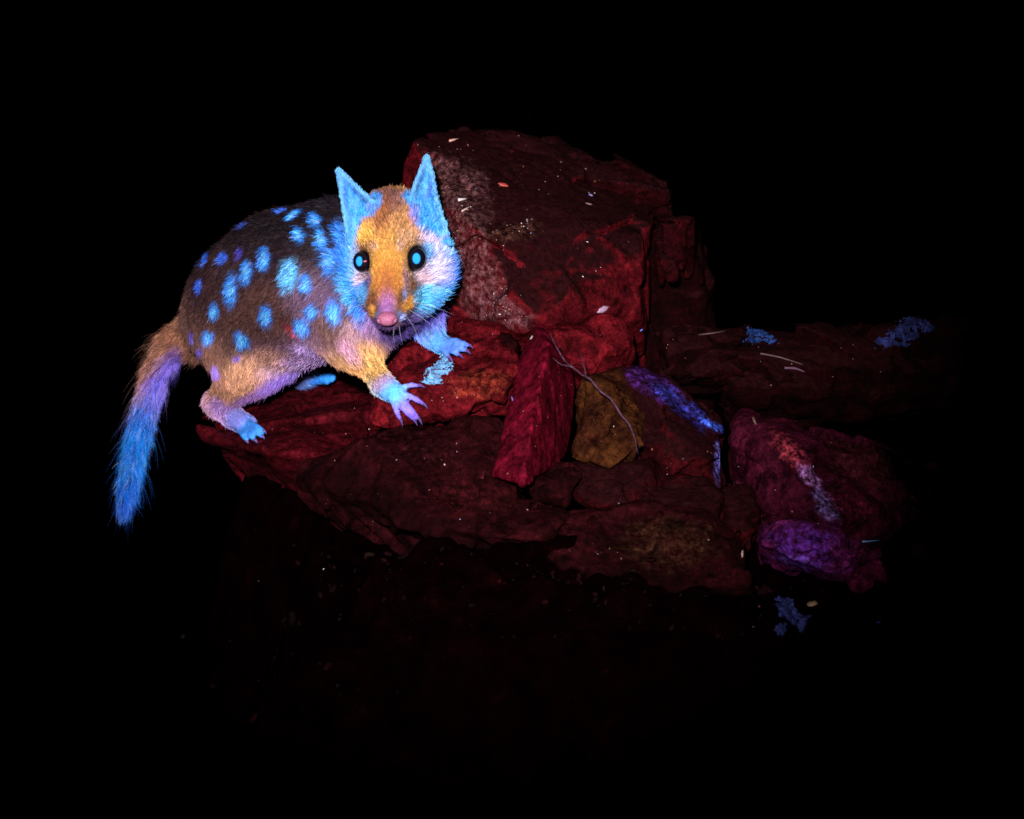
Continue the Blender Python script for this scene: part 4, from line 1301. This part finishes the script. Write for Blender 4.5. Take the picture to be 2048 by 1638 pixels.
flake("shell_fragment", "pale oval shell fragment at the lower right edge of the boulder", (1205, 619), 0.0036, (0.26, 0.15, 0.22), 1, 2.4, "shell")
flake("leaf_scrap", "small orange red leaf scrap on the boulder right of the ear", (1006, 370), 0.0032, (0.34, 0.05, 0.035), 2, 1.8, "leaf")
flake("pale_chip", "violet grey chip on the dark top of the boulder", (1181, 390), 0.0024, (0.2, 0.15, 0.34), 3, 0.7, "chip")
flake("pale_chip", "pinkish chip just below the violet grey chip", (1178, 408), 0.0018, (0.2, 0.10, 0.10), 4, 2.4, "chip")
flake("pale_chip", "tiny white chip beside the top of the leaning slab", (1063, 675), 0.0016, (0.3, 0.25, 0.27), 5, 1.5, "chip")
flake("snail_shell", "small pale curled shell lying below the violet stone", (1484, 1108), 0.0026, (0.34, 0.22, 0.18), 6, 1.2, "shell")
flake("leaf_scrap", "yellowish leaf scrap right of the dim lichen", (1624, 1208), 0.0028, (0.12, 0.07, 0.025), 7, 2.0, "leaf")
flake("knob_chip", "brownish round chip on the upper left tip of the ridged rock", (1508, 842), 0.0034, (0.10, 0.05, 0.035), 8, 0.7, "chip")
flake("blue_speck", "tiny bright blue speck on the dark earth at lower right", (1757, 1245), 0.0014, (0.05, 0.2, 0.95), 9, 1.5, "speck")
flake("blue_speck", "tiny blue speck beside the wedge under the boulder", (1283, 660), 0.0014, (0.12, 0.2, 0.9), 10, 1.0, "speck")
flake("blue_sliver", "narrow pale violet sliver in the gap left of the leaning slab", (1026, 800), 0.0022, (0.25, 0.22, 0.8), 11, 0.06, "sliver")

def grit():
    """tiny pale crumbs strewn over the rocks"""
    V = []; F = []; CC = []
    rg = np.random.default_rng(4)
    zones = [(905, 420, 70, 110, 70), (960, 530, 60, 90, 60), (1000, 610, 60, 45, 60), (1030, 455, 60, 26, 46), (1080, 370, 180, 45, 40), (1180, 520, 120, 90, 26), (880, 330, 60, 50, 24),
             (880, 800, 110, 50, 40), (650, 860, 110, 70, 26), (870, 930, 130, 70, 22), (1090, 800, 60, 120, 26), (1210, 850, 60, 70, 20), (1380, 900, 80, 60, 16), (1620, 1000, 140, 130, 16),
             (1300, 1090, 160, 80, 14), (1000, 1050, 160, 60, 8), (1600, 720, 260, 50, 26), (1350, 700, 60, 40, 10), (1550, 1220, 120, 60, 16), (620, 1180, 300, 160, 10), (1000, 250, 160, 40, 20)]
    for (u, v, a, b_, n) in zones:
        for _ in range(int(n * 0.45)):
            p, nn = on_rock(u + rg.normal(0, .5) * a, v + rg.normal(0, .5) * b_)
            s = rg.uniform(0.00012, 0.00042) * (1.7 if rg.random() < 0.08 else 1)
            e1 = nrm(np.cross(nn, rg.normal(0, 1, 3))); e2 = np.cross(nn, e1)
            st = rg.uniform(0.7, 2.2)
            o = len(V)
            V += [p + e1 * s * st, p + e2 * s, p - e1 * s * st, p - e2 * s, p + nn * s * 0.8]
            F += [(o, o + 1, o + 4), (o + 1, o + 2, o + 4), (o + 2, o + 3, o + 4), (o + 3, o, o + 4)]
            c = [(0.26, 0.15, 0.12), (0.18, 0.05, 0.04), (0.16, 0.14, 0.26), (0.5, 0.38, 0.36), (0.22, 0.11, 0.03)][rg.choice(5, p=[.35, .3, .12, .13, .1])]
            CC += [c] * 5
    m, nt, b = new_mat("crumbs")
    at = N(nt, "ShaderNodeAttribute", attribute_name="tint")
    nt.links.new(at.outputs["Color"], b.inputs["Base Color"]); b.inputs["Roughness"].default_value = 0.5
    me = raw_mesh("grit", V, F, m, False)
    colour_attr(me, "tint", np.array(CC))
    tag(link("grit", me), "tiny pale crumbs and grit strewn over the rocks", None, kind="stuff")
grit()

def rubble():
    """broken angular crumbs of rock lying in the gaps and on the earth of the bank"""
    rg = np.random.default_rng(12)
    bm = bmesh.new()
    bmesh.ops.create_icosphere(bm, subdivisions=1, radius=1.0)
    T = np.array([f.verts[0].index for f in bm.faces])
    bv = np.array([v.co[:] for v in bm.verts]); bf = np.array([[v.index for v in f.verts] for f in bm.faces])
    bm.free()
    V = []; F = []; CC = []; off = 0
    n = 0
    while n < 1500:
        x = rg.uniform(-0.17, 0.30); y = 0.10 - 0.35 * rg.beta(2.2, 1.6)
        loc, nn, idx, t = SURF.ray_cast(Vector((x, y, 0.4)), Vector((0, 0, -1)))
        n += 1
        if loc is None:
            continue
        on_ground = idx < len(GQ)
        if not on_ground and rg.random() > 0.10:
            continue
        sz = min(0.0009 * math.exp(rg.normal(0.3, 0.65)), 0.006) * (0.5 if not on_ground or y < -0.17 else 1.0)
        Rm = np.linalg.qr(rg.normal(0, 1, (3, 3)))[0]
        d = bv * rg.uniform(0.55, 1.25, (len(bv), 1)) * np.array([rg.uniform(0.8, 1.6), rg.uniform(0.7, 1.2), rg.uniform(0.4, 0.8)])
        V.append((d * sz) @ Rm.T + np.array(loc) + np.array([0, 0, sz * 0.25])); F.append(bf + off); off += len(bv)
        c = [(0.007, 0.0005, 0.0008), (0.003, 0.0003, 0.0005), (0.016, 0.0010, 0.0016), (0.008, 0.0030, 0.0016)][rg.choice(4, p=[.4, .45, .07, .08])]
        CC += [c] * len(bv)
    m, nt, b = new_mat("rubble")
    at = N(nt, "ShaderNodeAttribute", attribute_name="tint")
    tc = N(nt, "ShaderNodeTexCoord")
    nz = noise(nt, tc.outputs["Object"], 500, 5)
    nt.links.new(mix(nt, 1.0, at.outputs["Color"], ramp(nt, nz, [(0.3, (0.3, 0.3, 0.3)), (0.7, (1.4, 1.4, 1.4))]), 'MULTIPLY'), b.inputs["Base Color"])
    b.inputs["Roughness"].default_value = 0.85
    b.inputs["Specular IOR Level"].default_value = 0.05
    me = raw_mesh("rubble", np.concatenate(V), np.concatenate(F), m, False)
    colour_attr(me, "tint", np.array(CC))
    tag(link("rubble", me), "broken crumbs of dark red rock lying on the earth", None, kind="stuff")
rubble()
